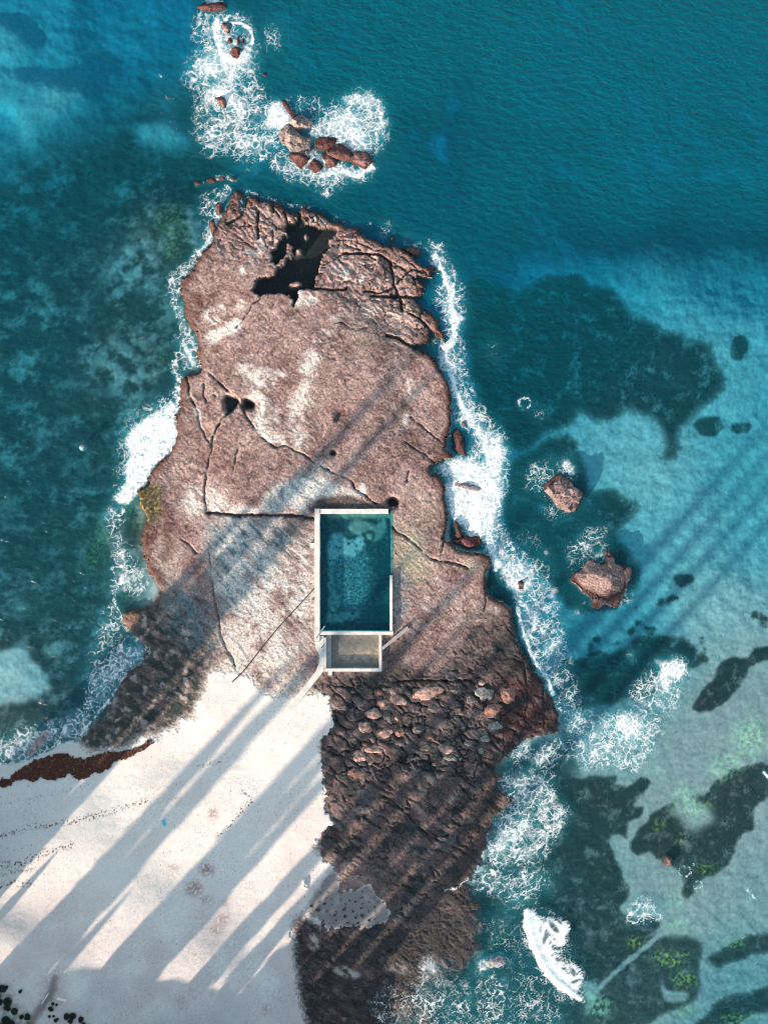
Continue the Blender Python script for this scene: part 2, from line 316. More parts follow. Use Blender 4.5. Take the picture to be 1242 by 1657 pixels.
    z = np.where(sand > .5, np.maximum(hs, .03), z)
    z = np.where(rock > .5, hr, z)
    # pools sit in cut basins
    basin = ((X > 513) & (X < 632.5) & (Y > 826) & (Y < 1023)) | ((X > 527) & (X < 616) & (Y > 1022) & (Y < 1082))
    z = np.where(basin, -0.3, z)
    f['z'] = z.astype(F32); f['depth'] = np.where(land > .5, np.maximum(-z, 0)*1.6*(1-.93*np.clip(ch,0,1)), d).astype(F32)
    return f

def mixc(c, col, m):
    m = np.clip(m, 0, 1)[..., None]
    return c*(1-m) + np.array(col, F32)*m

def seabed_colour(g, f):
    X, Y = g.X, g.Y
    n2, n3 = f['n2'], f['n3']
    c = np.zeros(g.shape+(3,), F32) + np.array((.56,.46,.43), F32)
    c = c*(1+0.10*n2+0.10*n3)[..., None]
    c = mixc(c, (.34,.285,.275), sstep(930,1180,Y+.15*(X-1000))*(X>820)*.95)
    w = np.zeros(g.shape, F32)
    for pts, so, wp, st in WEED_AND_SHADE: w = np.maximum(w, g.poly(pts, so, wp*1.5)*st)
    for cx, cy, rx, ry in WEED_E: w = np.maximum(w, g.ell(cx, cy, rx, ry, 0, 1.5, 12)*.93)
    w = np.maximum(w, .97*g.poly([(720,1440),(790,1430),(860,1470),(930,1560),(950,1640),(930,1720),(600,1720),(640,1580)],8,14))
    hole = g.poly(conv([(600,300),(700,190),(770,240),(870,300),(850,380),(790,430),(720,400),(660,340)],4.11,940,1240), 4, 12)
    hole = np.maximum(hole, g.poly(conv([(900,680),(915,735),(990,748),(970,775),(910,765)],2,621,1237), 2, 3))
    hole = np.maximum(hole, g.stroke(conv([(690,740),(760,670),(880,570),(920,540)],2,621,1237), 5, 4, 3))
    hole = np.maximum(hole, g.poly(conv([(1040,640),(1060,680),(1050,760),(1010,800),(1030,720)],2,621,1237), 3, 5))
    hole = np.maximum(hole, .45*g.poly([(950,1490),(985,1500),(960,1530),(940,1540)], 6, 30)*sstep(-.1,.3,n2))
    wn = fbm(X, Y, 9, 5, 4, .72); wb = blur(w, 3.2/g.step)
    w = np.maximum(w*sstep(.25,.6,wb+.6*wn), .6*sstep(.3,.9,wb+.7*wn))
    w = w*(1-.42*sstep(.02,.45,fbm(X, Y, 30, 6, 2, .75)))
    w = w*(1-hole)
    # the kelp and rock shelf west of the headland, broken by paler gaps
    west = blur(((X < 400-0.15*Y*0) & (X < np.interp(Y, [-50,250,300,560,800,1000,1200,1300],[420,420,360,330,260,230,200,0]))).astype(F32), 14/g.step)
    west = west*sstep(140, 330, Y + 0.45*X)
    pale = sstep(-.08, .42, fbm(X*.8+Y*.25, Y, 40, 6, 3, .72))*(.45+.55*sstep(-.3,.2,fbm(X,Y,130,3,5)))
    pale = np.maximum(pale*.55, .5*g.poly([(165,540),(215,560),(250,590),(240,640),(200,650),(165,620),(150,580)], 10, 22)*sstep(-.2,.3,n2))
    pale = np.maximum(pale, .55*g.poly([(200,380),(260,390),(240,450),(190,470),(160,430)], 10, 25)*sstep(-.2,.3,n2))
    wl = west*np.clip(1.0-pale, .0, 1)
    deepw = .45*(1-sstep(380, 470, Y-0.08*(X-900)))*(1+.6*fbm(X, Y, 90, 3, 6))
    w = np.maximum(np.maximum(w, wl*.95), np.clip(deepw, 0, .8)*(X > 300))
    for sp, so, st in SANDPATCH: w = w*(1-st*g.poly(sp, so, 12))
    dk = np.array((.020,.026,.024), F32)
    br = np.array((.12,.066,.052), F32)
    mot = sstep(.0, .55, fbm(X, Y, 10, 4, 4))
    wc = dk + (br-dk)*(mot*sstep(0,.5,fbm(X, Y, 55, 3, 0)+.15))[..., None]
    speck = sstep(.34, .66, fbm(X, Y, 4, 3, 5, .65))*.4*sstep(.0,.4,fbm(X,Y,60,3,1))
    wc = wc + speck[..., None]*np.array((.10,.10,.09), F32)
    w = np.clip(w*1.02 - .25*speck*sstep(.1,.5,fbm(X,Y,40,2,2)), 0, 1)
    c = c*(1-w[..., None]) + wc*w[..., None]
    for cx, cy, rx, ry, an in GREEN:
        c = mixc(c, (.13,.22,.04), g.ell(cx, cy, rx, ry, an, 5, 16)*sstep(-.05,.4,fbm(X,Y,5,4,3))*.9)
    for cx, cy, rx, ry, an in OLIVE:
        c = mixc(c, (.36,.37,.05), g.ell(cx, cy, rx, ry, an, 4, 14)*sstep(-.1,.4,fbm(X,Y,6,3,5)))
    for cx, cy, rx, ry, an in PALEGREEN:
        c = mixc(c, (.50,.62,.36), g.ell(cx, cy, rx, ry, an, 7, 16)*.8*sstep(-.25,.25,fbm(X,Y,8,3,1)))
    rf = np.maximum(g.poly(conv([(520,760),(560,560),(620,640),(720,680),(700,770),(840,760),(930,830),(1070,900),(1010,960),(900,910),(790,950),(690,980),(580,910)],3.45,300,0),4,6), g.poly(conv([(70,30),(230,20),(260,130),(320,200),(330,320),(250,340),(200,180),(80,70)],3.45,300,0),5,8)*.8)
    c = mixc(c, (.10,.035,.03), rf*.9)
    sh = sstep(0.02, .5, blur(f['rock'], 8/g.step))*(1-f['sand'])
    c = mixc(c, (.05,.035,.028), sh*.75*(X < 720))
    return np.clip(c, .008, .8)

def rock_colour(g, f):
    X, Y = g.X, g.Y
    n1, n2, n3, st = f['n1'], f['n2'], f['n3'], f['st']
    c = np.zeros(g.shape+(3,), F32) + np.array((.325,.215,.192), F32)
    c = mixc(c, (.215,.120,.108), sstep(.0,.45,n1+.5*n2)*.6)
    c = mixc(c, (.42,.31,.27), sstep(.05,.45,-n1+.6*n2)*.5)
    c = mixc(c, (.150,.078,.072), sstep(.04,.36,fbm(X,Y,38,6,6,.7))*.7)
    c = c*(1+.30*(f['led']-.5))[..., None]
    fine = fbm(X, Y, 3.6, 3, 4, .7)
    mid_ = fbm(X*.8+Y*.3, Y, 12, 4, 6, .65)
    c = c*np.clip(1 + .62*fine + .42*mid_, .25, 2)[..., None]
    sk = fbm((X*.64+Y*-.77)*.22+5*n2, (X*.77+Y*.64)+5*n2, 12, 5, 3, .65)
    c = mixc(c, (.15,.078,.076), sstep(.06,.36,sk)*.6*sstep(-.4,.2,fbm(X,Y,110,3,7)))
    c = mixc(c, (.50,.41,.37), sstep(.10,.40,-sk)*.5*sstep(-.3,.3,fbm(X,Y,90,3,1)))
    c = mixc(c, (.17,.15,.17), sstep(.18,.42,fbm((X*.64+Y*-.77)*.3+7*n2, (X*.77+Y*.64), 20, 5, 0, .65))*.5)
    # short dark creases and chips
    cr1 = 1-np.abs(fbm(X+5*n3, Y+4*n2, 24, 4, 1, .6))*9
    cr2 = 1-np.abs(fbm((X*.88+Y*.47)*.55+4*n3, Y*.88-X*.47, 15, 4, 5, .6))*7
    c = mixc(c, (.085,.046,.040), np.clip(cr1,0,1)*sstep(-.05,.3,fbm(X, Y, 40, 3, 4))*.8)
    c = mixc(c, (.075,.042,.037), np.clip(cr2,0,1)*sstep(.0,.35,fbm(X, Y, 52, 3, 2))*.8)
    c = mixc(c, (.13,.08,.07), sstep(.30,.48,fbm(X, Y, 4.2, 3, 7, .6))*.65)
    # paler weathered faces
    pn = .62*fbm((X*.75+Y*.66)*.55+10*n2, (-X*.66+Y*.75)+8*n1, 15, 5, 2, .68) + .5*fbm(X, Y, 48, 4, 1)
    def pale(m, col=(.70,.625,.565), s=1.0, lo=-.20, hi=.04):
        nonlocal c
        ys, xs_ = np.nonzero(m > .003)
        if len(ys) == 0: return
        sl = (slice(ys.min(), ys.max()+1), slice(xs_.min(), xs_.max()+1))
        c[sl] = mixc(c[sl], col, m[sl]*s*sstep(lo, hi, pn[sl]))
    pale(g.poly([(330,512),(350,497),(385,482),(394,498),(370,512),(345,526)],2,8))
    pale(g.poly([(332,546),(360,530),(385,515),(394,530),(365,545),(345,556)],2,8))
    pale(g.poly([(405,605),(460,602),(455,625),(435,650),(430,690),(470,720),(455,722),(430,712),(410,682),(422,650),(405,640)],3,12))
    pale(g.stroke([(540,522),(515,560),(498,605),(486,660),(480,715)],(12,30),10,8), s=.85)
    pale(g.poly([(440,650),(500,640),(500,700),(480,725),(450,715)],8,16), s=.7, lo=-.05, hi=.35)
    pale(g.ell(518,357,15,8,10,1,5)); pale(g.ell(572,449,16,14,20,2,7)); pale(g.ell(420,402,8,16,0,1,9)); pale(g.ell(405,410,7,10,0,1,6)); pale(g.ell(395,437,6,9,20,1,5))
    pale(g.ell(492,490,22,8,-10,3,10), s=.8); pale(g.ell(487,475,5,14,10,1,6)); pale(g.ell(545,440,8,10,0,2,8), s=.7); pale(g.ell(590,505,30,8,-8,5,12), s=.5)
    pale(g.ell(318,808,18,26,15,7,12)); pale(g.ell(352,805,12,26,0,4,12)); pale(g.poly([(345,828),(350,815),(420,822),(500,824),(505,830),(420,831)],2,4), s=.9)
    pale(g.ell(588,792,6,10,0,1,5)); pale(g.ell(660,630,3,18,10,1,6), s=.9); pale(g.ell(655,680,4,16,20,1,6), s=.6)
    pale(g.stroke([(310,640),(325,680),(345,710)],10,4,6), s=.7); pale(g.ell(400,600,14,10,0,3,10), s=.7)
    pale(g.poly([(425,828),(436,800),(468,780),(512,772),(548,786),(592,800),(560,802),(516,806),(502,822)],3,7), (.66,.62,.58), .95, -.4, .1)
    pale(g.poly([(345,850),(400,842),(460,840),(470,880),(505,850),(508,960),(505,1010),(470,1100),(430,1120),(400,1085),(375,1080),(360,1020),(350,960)],10,14), (.64,.58,.53), .95, -.30, .12)
    c = mixc(c, (.16,.13,.12), np.clip(blur(g.poly([(345,850),(508,850),(505,1060),(380,1080)],0,8),8/g.step),0,1)*sstep(.12,.34,fbm((X*.7+Y*.7)*.35+8*n2,(Y*.7-X*.7)+8*n1,10,5,5,.65))*.75)
    pale(g.poly([(640,840),(700,880),(690,930),(640,920)],10,10), (.5,.43,.33), .5); pale(g.ell(700,975,45,25,-40,10,14), s=.6, lo=-.1, hi=.3); pale(g.ell(665,905,22,45,-25,8,14), (.42,.38,.24), .5)
    pale(g.ell(760,915,30,16,20,8,14), (.5,.43,.32), .6, -.05,.3); pale(g.ell(270,920,32,50,-20,10,12), (.52,.42,.36), .6); pale(g.ell(800,985,10,6,20,2,5), s=.8)
    # sand blown into the hollow rock above the beach
    pale(g.poly([(345,1040),(400,1050),(470,1060),(500,1100),(530,1110),(500,1135),(400,1110),(340,1090)],8,12), (.62,.53,.46), .8, -.2, .25)
    olive = g.ell(640,880,16,30,20,8,10)+g.ell(700,830,10,20,10,6,8)+g.ell(598,560,30,12,0,10,14)+g.ell(668,500,18,8,45,4,8)
    c = mixc(c, (.26,.23,.11), olive*.5*sstep(-.2,.3,fbm(X,Y,8,3,7)))
    # darker red-brown, weed-slick margins
    nearw = 1 - blur(f['land'], 11/g.step)
    nearw2 = 1 - blur(f['land'], 5/g.step)
    c = mixc(c, (.115,.052,.040), sstep(.03,.42,nearw+.10*n2)*.85)
    c = mixc(c, (.050,.022,.018), sstep(.10,.42,nearw2+.06*n3)*.8)
    c = mixc(c, (.13,.055,.042), .75*g.poly([(292,450),(330,440),(352,470),(330,500),(315,560),(318,590),(296,520)],10,14)*sstep(-.3,.3,n2+st))
    c = mixc(c, (.10,.042,.036), .8*np.clip(blur(g.poly([(255,820),(290,840),(262,960),(225,880),(235,830)],0,5), 6/g.step),0,1)*sstep(-.4,.2,n2))
    # south shelf: wet and weedy, with tree shade put into its dark tones
    lo = f['lower']
    c = mixc(c, (.100,.072,.070), lo*.95)
    c = mixc(c, (.075,.085,.095), lo*sstep(.0,.35,fbm(X,Y,50,4,7,.6))*.7)
    c = mixc(c, (.014,.026,.028), lo*np.maximum(sstep(-.1,.4,st+.6*n1)*.7, sstep(.0,.35,fbm(X,Y,34,5,4,.65))*.85))
    c = mixc(c, (.25,.155,.140), lo*sstep(.02,.36,fbm(X*.7-Y*.3,Y,44,5,1,.65))*.8)
    c = mixc(c, (.125,.068,.066), lo*sstep(.1,.5,fbm(X,Y,30,3,2)+.3*st)*.6)
    lk = np.clip(1-np.abs(fbm((X*math.cos(math.radians(28))+Y*math.sin(math.radians(28)))*.5+8*n2, -X*math.sin(math.radians(28))+Y*math.cos(math.radians(28))+6*n2, 40, 4, 0, .55))*11,0,1)
    c = mixc(c, (.010,.018,.020), lo*lk*.9*sstep(-.3,.1,n2+.2))
    c = mixc(c, (.30,.23,.20), lo*sstep(.28,.55,fbm(X*.6,Y,26,4,0)-.2*st)*.55)
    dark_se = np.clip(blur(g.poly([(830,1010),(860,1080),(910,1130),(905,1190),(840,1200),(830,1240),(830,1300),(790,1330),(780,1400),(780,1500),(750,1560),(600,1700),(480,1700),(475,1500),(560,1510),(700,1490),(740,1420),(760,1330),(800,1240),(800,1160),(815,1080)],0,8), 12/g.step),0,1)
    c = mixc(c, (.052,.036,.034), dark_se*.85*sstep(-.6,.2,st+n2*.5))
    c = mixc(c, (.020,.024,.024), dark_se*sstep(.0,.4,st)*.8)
    c = mixc(c, (.105,.036,.034), .8*g.poly([(800,1110),(850,1090),(875,1130),(880,1190),(830,1200),(800,1160)],8,10)*sstep(-.3,.3,st))
    c = mixc(c, (.038,.036,.038), .78*np.clip(blur(g.poly([(640,1470),(730,1430),(790,1330),(800,1480),(780,1570),(690,1640),(600,1660),(560,1560)],0,8),16/g.step),0,1)*sstep(-.5,.15,n2+fbm(X,Y,40,4,3)))  # shade painted where this rock would otherwise show sunlit
    pale(g.ell(700,1560,16,12,10,3,12), (.5,.44,.4), .9); pale(g.ell(560,1572,24,7,15,2,8), (.46,.4,.36), .9); pale(g.ell(507,1522,9,13,-20,2,6), (.48,.40,.36), .9); pale(g.ell(640,1565,20,8,25,3,12),(.5,.42,.38),.6)
    # south-west corner below the surf
    ll = f['leftlow']
    c = mixc(c, (.095,.075,.070), ll*.8)
    c = mixc(c, (.018,.034,.036), ll*sstep(-.3,.2,st+.5*fbm(X,Y,22,3,6))*.9)
    c = mixc(c, (.40,.32,.29), ll*sstep(.12,.42,fbm(X,Y,17,4,1)-.3*st)*.75)
    wet = g.poly([(150,1215),(120,1200),(165,1165),(200,1105),(225,1140),(225,1190),(205,1212)],5,8)
    c = mixc(c, (.045,.050,.042), wet*.6)
    c = mixc(c, (.38,.32,.29), wet*sstep(.10,.4,fbm(X,Y,13,4,7))*.8)
    c = mixc(c, (.20,.19,.04), g.ell(200,966,9,9,0,3,6)*.8+g.ell(205,1135,8,12,30,4,10)*.35*sstep(0,.3,n3))
    c = mixc(c, (.28,.14,.09), g.ell(212,1000,12,14,-20,4,5)*.7)
    yel = np.clip(blur(g.poly([(200,810),(235,785),(262,790),(262,830),(238,850),(205,845)],0,4), 5/g.step),0,1)
    c = mixc(c, (.045,.050,.022), yel*.85); c = mixc(c, (.34,.27,.08), yel*sstep(.12,.35,fbm(X,Y,5,3,0))*.9); c = mixc(c, (.20,.06,.05), yel*sstep(.15,.4,fbm(X,Y,6,3,3))*.7)
    ns_ = blur(f['sand'], 9/g.step)
    c = mixc(c, (.66,.58,.53), sstep(.04,.5,ns_+.25*fbm(X,Y,7,4,6,.65))*(X < 520)*.85)
    shade_stain = np.maximum(g.poly([(335,850),(400,838),(455,842),(470,880),(440,930),(400,970),(370,1010),(350,960)],9,14), g.poly([(425,820),(440,796),(480,770),(520,745),(540,760),(510,800),(500,825)],6,10))  # blue tree shade painted into pale rock, plus dark teal stains
    shade_stain = np.maximum(shade_stain, np.maximum(.8*g.poly([(262,960),(310,930),(345,1000),(340,1060),(300,1040)],9,14), .7*g.poly([(640,925),(668,930),(660,985),(640,1000)],5,8)))
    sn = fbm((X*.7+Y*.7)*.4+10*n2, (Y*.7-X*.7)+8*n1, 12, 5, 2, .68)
    c = mixc(c, (.20,.30,.33), shade_stain*sstep(-.25,.15,sn)*.62)
    c = mixc(c, (.045,.075,.085), shade_stain*sstep(.08,.3,sn)*.75)
    # dark cracks and wet hollows, plus a painted wall shadow
    k = np.clip(f['cut']*1.6, 0, 1)
    c = mixc(c, (.028,.024,.022), k*.85)
    c = mixc(c, (.006,.009,.010), np.clip(1.3*f['chasm']+f['hole'], 0, 1)*.97)
    c = mixc(c, (.022,.020,.020), f['boul']*np.clip(f['blk']+.5*sstep(.0,.4,f['st']),0,1)*.9)
    c = mixc(c, (.035,.024,.022), f['rough']*f['crk']*.85)
    c = mixc(c, (.11,.062,.050), f['pits']*.7*(1-lo))
    c = mixc(c, (.045,.045,.042), .8*g.poly([(503,822),(520,806),(557,802),(605,817),(628,820),(628,828),(503,828)],2,3))  # shadow of the pool's top wall painted into the rock
    c = mixc(c, (.06,.055,.05), .7*g.poly([(470,836),(508,838),(508,900),(480,915),(468,880),(440,900),(430,870)],6,10)*sstep(-.2,.25,st))
    c = mixc(c, (.05,.048,.045), .6*g.poly([(618,1055),(660,1020),(655,1065),(640,1100),(600,1110),(545,1110),(560,1092),(618,1085)],5,8))
    return np.clip(c, .01, .8)

def sand_colour(g, f):
    X, Y = g.X, g.Y
    c = np.zeros(g.shape+(3,), F32) + np.array((.755,.69,.64), F32)
    c = c*(1 + .05*f['n2'] + .05*f['n3'] + .05*fbm(X,Y,2.6,1,3))[..., None]
    c = mixc(c, (.60,.50,.46), sstep(.0,.6,fbm(X*.5+Y*.4,Y*.9-X*.2,90,3,5)+.15)*.30)
    c = mixc(c, (.56,.53,.50), .75*(1-sstep(-6,60,(Y-np.interp(X,[-50,24,60,97,121,160,240],[1243,1239,1229,1212,1204,1217,1200]))))*(X<170))
    for cx, cy, r in [(317,1434,11),(335,1451,7),(367,1460,5),(362,1481,10),(284,1398,5),(352,1500,9),(432,1630,7),(296,1608,5),(345,1313,6),(335,1402,9)]:
        c = mixc(c, (.33,.19,.16), g.ell(cx,cy,r*1.25,r*1.1,0,3,8)*.95*sstep(-.4,.1,fbm(X,Y,4,2,1)))
    c = mixc(c, (.52,.40,.37), .5*g.stroke([(335,1450),(330,1500),(345,1560),(350,1600)],26,14,14)*sstep(-.2,.4,f['n3']))
    c = mixc(c, (.62,.52,.505), .85*sstep(1380,1560,Y-.25*X*0+60*f['n1'])*sstep(-.5,.3,fbm(X,Y,60,4,2)))
    c = mixc(c, (.62,.50,.47), .5*sstep(0,1,1-np.abs(X-480-20*f['n2'])/55)*sstep(1250,1400,Y))
    c = c*(1+.16*fbm(X*.8+Y*.5,Y,5,4,3,.7)*sstep(-.3,.3,fbm(X,Y,120,2,6)))[..., None]
    ft_ = fbm(X, Y, 3.0, 2, 5)
    c = c*(1-.22*sstep(.12,.42,ft_)*sstep(-.25,.25,fbm(X,Y,75,4,3)))[..., None]
    # strand lines
    dots = sstep(.10,.3,fbm(X,Y,3.2,2,6))
    for pts, w, a in [([(0,1352),(48,1336),(77,1333),(121,1326),(169,1314),(240,1292)],6,.9),([(0,1392),(30,1396),(68,1381),(120,1363)],9,.8),([(0,1434),(20,1425),(56,1425)],7,.9),([(10,1410),(60,1400)],5,.5),
                      ([(394,1278),(410,1288),(392,1310),(372,1333),(355,1347)],3.2,1.0),([(322,1238),(355,1230)],2.5,.5),([(0,1300),(60,1290),(140,1270)],3,.25)]:
        c = mixc(c, (.085,.040,.034), np.clip(g.stroke(pts, w*1.3, 3, 4)*a*dots*1.5,0,1))
    sp = worley(X, Y, 9, 2)
    c = mixc(c, (.08,.05,.045), (sp[2] > .93)*(1-sstep(.06,.16,sp[0]))*sstep(-.1,.4,fbm(X,Y,70,2,4)+.1)*.85)
    # pocket of wet grey sand between the southern shelves
    po = blur(g.poly(POCKET,0,14,False,9), 5/g.step)
    c = mixc(c, (.20,.175,.175), sstep(0,.8,po)*.92)
    c = mixc(c, (.36,.30,.28), po*sstep(.05,.35,fbm(X,Y,16,4,5))*.6)
    c = mixc(c, (.07,.07,.07), po*sstep(.22,.36,fbm(X,Y,7,3,1))*.8)
    # trodden track up to the steps
    tr = g.stroke([(97,1570),(93,1593),(78,1615),(58,1646)],(10,14),5,3)
    c = mixc(c, (.17,.12,.12), tr*.75)
    c = mixc(c, (.36,.24,.22), g.poly([(85,1600),(80,1575),(96,1545),(112,1560),(118,1570),(105,1595)],7,8)*.6*sstep(-.25,.2,fbm(X,Y,3,2,7)))
    lf = g.poly([(-60,1580),(10,1578),(30,1590),(45,1620),(70,1640),(80,1720),(-60,1720)],6,8)
    c = mixc(c, (.24,.19,.15), lf*.55*sstep(-.2,.2,f['n3']))
    gr = np.clip(f['bluff'],0,1)
    c = mixc(c, (.055,.075,.028), gr*.9)
    return np.clip(c, .01, .85)

# ------------------------------------------------------------------ mesh from arrays
def mesh_np(name, co, quads, colour=None, attrs=None):
    me = bpy.data.meshes.new(name)
    me.vertices.add(len(co)); me.vertices.foreach_set('co', np.ascontiguousarray(co, F32).ravel())
    n = len(quads)
    me.loops.add(n*4); me.loops.foreach_set('vertex_index', np.ascontiguousarray(quads, np.int32).ravel())
    me.polygons.add(n); me.polygons.foreach_set('loop_start', np.arange(0, n*4, 4, dtype=np.int32))
    me.update(calc_edges=True)
    if colour is not None:
        a = me.color_attributes.new('tone', 'FLOAT_COLOR', 'POINT')
        a.data.foreach_set('color', np.concatenate([colour, np.ones((len(colour),1), F32)], 1).astype(F32).ravel())
    for k, v in (attrs or {}).items():
        a = me.attributes.new(k, 'FLOAT', 'POINT'); a.data.foreach_set('value', np.ascontiguousarray(v, F32).ravel())
    return me
def grid_mesh(name, X, Y, Z, cells, colour=None, attrs=None):
    H, W = X.shape
    jj, ii = np.nonzero(cells)
    v = jj*W+ii
    q = np.stack([v+W, v+W+1, v+1, v], 1)
    used = np.zeros(H*W, bool); used[q.ravel()] = True
    idx = np.cumsum(used)-1
    q = idx[q]
    co = np.stack([WX(X).ravel()[used], WY(Y).ravel()[used], Z.ravel()[used]], 1)
    cc = colour.reshape(-1,3)[used] if colour is not None else None
    at = {k: a.ravel()[used] for k, a in (attrs or {}).items()}
    return mesh_np(name, co, q, cc, at)

# ------------------------------------------------------------------ materials
def new_mat(name):
    m = bpy.data.materials.new(name); m.use_nodes = True
    nt = m.node_tree; nt.nodes.clear()
    out = nt.nodes.new('ShaderNodeOutputMaterial')
    return m, nt, out
def N(nt, t, **kw):
    n = nt.nodes.new(t)
    for k, v in kw.items():
        if k in n.inputs: n.inputs[k].default_value = v
        else: setattr(n, k, v)
    return n
def toned(name, var=.2, scale=1.6, bump=.4, bscale=2.5, rough=.9, bdist=.12, spec=.2, base=None, chips=0):
    m, nt, out = new_mat(name)
    b = N(nt, 'ShaderNodeBsdfPrincipled'); b.inputs['Roughness'].default_value = rough; b.inputs['Specular IOR Level'].default_value = spec
    tc = N(nt, 'ShaderNodeTexCoord')
    n1 = N(nt, 'ShaderNodeTexNoise'); n1.inputs['Scale'].default_value = scale; n1.inputs['Detail'].default_value = 6; n1.inputs['Roughness'].default_value = .65
    nt.links.new(tc.outputs['Object'], n1.inputs['Vector'])
    mr = N(nt, 'ShaderNodeMapRange'); mr.inputs['From Min'].default_value = .3; mr.inputs['From Max'].default_value = .7; mr.inputs['To Min'].default_value = 1-var; mr.inputs['To Max'].default_value = 1+var
    nt.links.new(n1.outputs['Fac'], mr.inputs['Value'])
    vm = N(nt, 'ShaderNodeVectorMath', operation='SCALE')
    if base is None:
        at = N(nt, 'ShaderNodeAttribute'); at.attribute_name = 'tone'
        nt.links.new(at.outputs['Color'], vm.inputs[0])
    else:
        vm.inputs[0].default_value = base
    nt.links.new(mr.outputs['Result'], vm.inputs['Scale'])
    colout = vm.outputs['Vector']; chipfac = None
    if chips:
        ns = N(nt, 'ShaderNodeTexNoise'); ns.inputs['Scale'].default_value = 2.0; ns.inputs['Detail'].default_value = 4; ns.inputs['Roughness'].default_value = .7; nt.links.new(tc.outputs['Object'], ns.inputs['Vector'])
        e3 = N(nt, 'ShaderNodeMapRange'); e3.inputs['From Min'].default_value = .60; e3.inputs['From Max'].default_value = .70; nt.links.new(ns.outputs['Fac'], e3.inputs['Value'])
        cx = N(nt, 'ShaderNodeMath', operation='MAXIMUM'); cx.inputs[0].default_value = 0; nt.links.new(e3.outputs[0], cx.inputs[1])
        cf = N(nt, 'ShaderNodeMath', operation='MULTIPLY'); cf.inputs[1].default_value = chips; nt.links.new(cx.outputs[0], cf.inputs[0])
        dk = N(nt, 'ShaderNodeMix'); dk.data_type = 'RGBA'; dk.blend_type = 'MULTIPLY'
        nt.links.new(cf.outputs[0], dk.inputs[0]); nt.links.new(colout, dk.inputs[6]); dk.inputs[7].default_value = (.22,.17,.16,1)
        colout = dk.outputs[2]; chipfac = cf.outputs[0]
    nt.links.new(colout, b.inputs['Base Color'])
    if bump:
        n2 = N(nt, 'ShaderNodeTexNoise'); n2.inputs['Scale'].default_value = bscale; n2.inputs['Detail'].default_value = 5; n2.inputs['Roughness'].default_value = .6
        nt.links.new(tc.outputs['Object'], n2.inputs['Vector'])
        bp = N(nt, 'ShaderNodeBump'); bp.inputs['Strength'].default_value = bump; bp.inputs['Distance'].default_value = bdist
        if chipfac is not None:
            sb = N(nt, 'ShaderNodeMath', operation='SUBTRACT'); nt.links.new(n2.outputs['Fac'], sb.inputs[0]); nt.links.new(chipfac, sb.inputs[1]); nt.links.new(sb.outputs[0], bp.inputs['Height'])
        else: nt.links.new(n2.outputs['Fac'], bp.inputs['Height'])
        nt.links.new(bp.outputs['Normal'], b.inputs['Normal'])
    nt.links.new(b.outputs['BSDF'], out.inputs['Surface'])
    return m
M_rock = toned('rock_material', .55, 2.2, .65, 2.2, .9, .16, chips=.8)
M_sand = toned('sand_material', .11, 2.4, .6, 2.0, .95, .07, .1)
M_bed = toned('seabed_material', .25, .9, 0, 1, .95)
M_conc = toned('concrete_material', .22, .55, .3, 3, .85, .03, .2, (.66,.62,.575))
M_concd = toned('weathered_concrete_material', .2, .9, .3, 3, .85, .03, .2, (.36,.33,.31))
M_wood = toned('grey_timber_material', .25, 2, .2, 6, .8, .02, .2, (.22,.19,.17))
M_white = toned('white_painted_timber_material', .08, 2, 0, 1, .6, .02, .3, (.75,.75,.73))
M_metal = toned('pale_metal_material', .08, 2, 0, 1, .4, .02, .5, (.55,.6,.62))
M_dark = toned('dark_metal_material', .15, 2, 0, 1, .6, .02, .3, (.04,.045,.05))
M_leaf = toned('shrub_leaf_material', .45, 1.5, 0, 1, .75, .02, .2, (.030,.040,.026))
M_pine = toned('pine_needle_material', .4, .5, 0, 1, .8, .02, .2, (.035,.06,.025))
M_bark = toned('bark_material', .3, 2, .4, 5, .9, .03, .1, (.11,.08,.06))
M_towel = toned('blue_towel_material', .08, 3, 0, 1, .9, .02, .1, (.10,.50,.72))
M_pink = toned('pink_cloth_material', .15, 3, 0, 1, .9, .02, .1, (.75,.22,.40))
M_wrack = toned('seaweed_wrack_material', .6, 1.8, .8, 3, .9, .12, .2, (.085,.030,.020))

